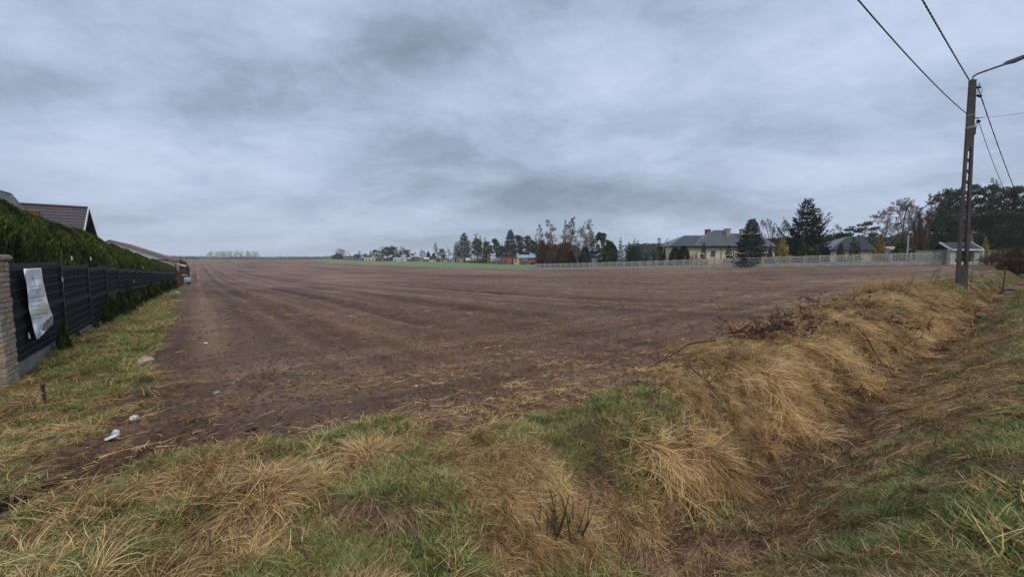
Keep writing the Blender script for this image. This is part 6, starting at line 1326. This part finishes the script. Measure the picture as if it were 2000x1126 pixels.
# tall dock-like seed stalks near the pole
for i, (px, py, h, lb) in enumerate([(1760, 590, .95, 'tall brown dock stalk with seed heads left of the pole'), (1815, 560, 1.3, 'tallest thin stalk against the soil left of the pole'), (1740, 580, .7, 'branched brown weed in the orange grass clump'), (1895, 552, .8, 'brown weed right beside the pole foot'), (1915, 552, .7, 'leaning brown weed between the pole and small post'), (1860, 560, .7, 'thin reddish weed just left of the pole foot'), (1840, 565, .6, 'small reddish weed in the straw left of the pole foot')]):
    stems('weed_stalks', px, py, 4, h, .08, STALK, lb, 'dead plant', .007, 5, .22, i + 70, None, 4, RUST)
# fallen branch lying on the crest and long sticks
def branch(name, pix, rad, label, lift=.05, twigs=6, seed=0, m=STALK):
    g = random.Random(seed); pts = [gz(*p) + Vector((0, 0, lift + .05 * math.sin(i * 1.7))) for i, p in enumerate(pix)]; o = pts[0].copy(); pts = [p - o for p in pts]; fine = []
    for a, c in zip(pts[:-1], pts[1:]):
        for k in range(4): fine.append(a.lerp(c, k / 4) + Vector((g.gauss(0, .006), g.gauss(0, .006), g.gauss(0, .006))))
    fine.append(pts[-1]); n = len(fine); s = MB(); s.tube(fine, [rad * (1 - .75 * i / n) for i in range(n)], 6); root = empty(name, o, 0, label, 'branch'); s.build('stem', m, root); t = MB()
    for k in range(twigs):
        i = g.randint(1, n - 2); t = MB(); d = Vector((g.gauss(0, 1), g.gauss(0, 1), abs(g.gauss(0, .7)))).normalized(); L = g.uniform(.08, .26); p = fine[i]; t.tube([p, p + d * L * .5 + Vector((0, 0, .01)), p + d * L], [rad * .35, rad * .28, rad * .14], 4); t.build('twig', m, root)
branch('fallen_branch', [(1395, 688), (1350, 700), (1310, 712), (1265, 735)], .016, 'thick dark fallen branch lying along the bank crest', .16, 9, 1, BRAMBLE)
branch('fallen_branch', [(1345, 715), (1350, 740), (1385, 775), (1405, 800)], .014, 'bent dark branch curving down the bank below the fallen one', .10, 9, 2)
branch('fallen_branch', [(1660, 650), (1690, 690), (1720, 730), (1745, 745)], .014, 'dark branch lying down the straw slope of the bank', .20, 8, 3, BRAMBLE)
branch('fallen_branch', [(1720, 582), (1760, 590), (1800, 600)], .014, 'reddish branch on the bank below the orange grass', .25, 8, 4, BRAMBLE)
branch('fallen_branch', [(1280, 790), (1320, 745)], .006, 'slim stick leaning on the bank left of the bent branch', .10, 3, 5)
branch('fallen_branch', [(600, 1110), (575, 1085), (560, 1070)], .005, 'thin dark stick in the bottom left grass', .06, 2, 6)
branch('fallen_branch', [(820, 960), (770, 938), (735, 905)], .004, 'thin dark twig arching over the centre straw mound', .12, 2, 7)
# orange upright grass clump left of the pole, and the straw tufts that stand out as mounds
def clump(px, py, n, rad, col_, sc, label, az=None, spread=.6, sclz=None):
    h = gz(px, py); x = h.x + rng.normal(0, rad, n); y = h.y + rng.normal(0, rad, n); a = rng.uniform(0, 6.28, n) if az is None else az + rng.normal(0, spread, n)
    s = rng.uniform(.8, 1.15, n) * sc; scatter('straw_clump', col_, x, y, a, s, label, 'dry grass', .7)
clump(1985, 1100, 10, .04, SHORTG, 1.9, 'coarse blue green grass tuft in the bottom right corner')
clump(1990, 985, 6, .03, SHORTG, 1.6, 'coarse green grass tuft at the right edge above the corner one')
clump(1718, 577, 46, .34, WISP, 1.0, 'tall orange dry grass clump on the bank left of the pole')
clump(1785, 578, 30, .5, WISP, .55, 'lower orange dry grass between the tall clump and the pole')
clump(1870, 560, 30, .9, WISP, .3, 'short tawny grass around the foot of the pole')
clump(1355, 690, 34, .16, WISP, .42, 'pale straw clump on the crest beside the fallen branch')
clump(1450, 655, 24, .14, WISP, .48, 'small orange straw tuft on the crest left of the brambles')
clump(715, 905, 22, .05, LONG, .62, 'upright reddish straw mound at the centre of the foreground', 1.2, 1.6)
clump(520, 985, 30, .08, LONG, .70, 'arching pale straw mound in the left foreground', -.3, .7)
clump(385, 945, 40, .16, LONG, .52, 'loose straw mound beside the rut in the left foreground', -1.2, .9)
clump(1370, 905, 46, .12, LONG, .95, 'long straw hanging like hair down the near bank', -.95, .3)
clump(1500, 780, 46, .20, LONG, 1.0, 'long straw fanning down the middle of the bank', -.9, .4)
clump(1610, 700, 70, .35, LONG, 1.15, 'biggest pale straw cascade on the bank below the brambles', -.9, .5)
clump(1290, 900, 34, .12, LONG, .85, 'straw sweeping down the bank right of the green patch', -.9, .3)
# small post, culvert, more pieces by the pole
g = G(1958, 19.5); b = MB(); b.tube([(0, 0, -.2), (.02, 0, Zat(521, 19.5) - g.z)], [.035, .03], 7); o = b.build('marker_post', CONCD); o.location = g; tag(o, 'short weathered grey post on the green grass right of the pole', 'post')
g = gz(1972, 578); root = empty('culvert', (g.x, g.y, g.z), math.atan2(DD[1], DD[0]), 'broken concrete culvert mouth in the ditch at the right edge', 'culvert')
s = MB(); vs = []; nn = 14
for x in (0, .5):
    for r_ in (.36, .28):
        for k in range(nn + 1): a = math.pi * k / nn; vs.append((x, r_ * math.cos(a), r_ * math.sin(a) + .02))
q = nn + 1; fs = []
for k in range(nn): fs += [(k, k + 1, 2 * q + k + 1, 2 * q + k), (q + k + 1, q + k, 3 * q + k, 3 * q + k + 1), (k + 1, k, q + k, q + k + 1), (2 * q + k, 2 * q + k + 1, 3 * q + k + 1, 3 * q + k)]
s.add(vs, fs); s.build('pipe_ring', CONCD, root)
crumple('concrete_lump', gz(1948, 592) + Vector((0, 0, .05)), (.20, .13, .12), CONCD, 'pale broken concrete lump in the ditch left of the culvert', 'rubble', 41, .9)
crumple('rubble_stone', gz(1920, 628) + Vector((0, 0, .03)), (.16, .12, .12), CONCD, 'dark stone in the ditch below the small post', 'rubble', 42, .9)
g = G(1770, 61.5); b = MB(); b.tube([(0, 0, 0), (0, 0, Zat(459, 61.5) - g.z)], .09, 6); o = b.build('garden_pole', CONC); o.location = g; tag(o, 'thin pale upright pole left of the columnar poplar', 'pole')
# ------------------------------------------------------------------ haze
hz = MB(); hz.box((0, 0, 24.0), (3000, 3000, 66.0)); ho = bpy.data.objects.new('haze', None)
m, n = new_mat('haze air'); pv = n.new('ShaderNodeVolumePrincipled'); pv.inputs['Color'].default_value = (.95, .975, 1.0, 1); pv.inputs['Density'].default_value = .00030; pv.inputs['Anisotropy'].default_value = .0
out = n.new('ShaderNodeOutputMaterial'); n.l.new(pv.outputs[0], out.inputs['Volume'])
ho = hz.build('haze', m); tag(ho, 'thin grey blue mist lying over the far land', 'haze', kind='stuff')
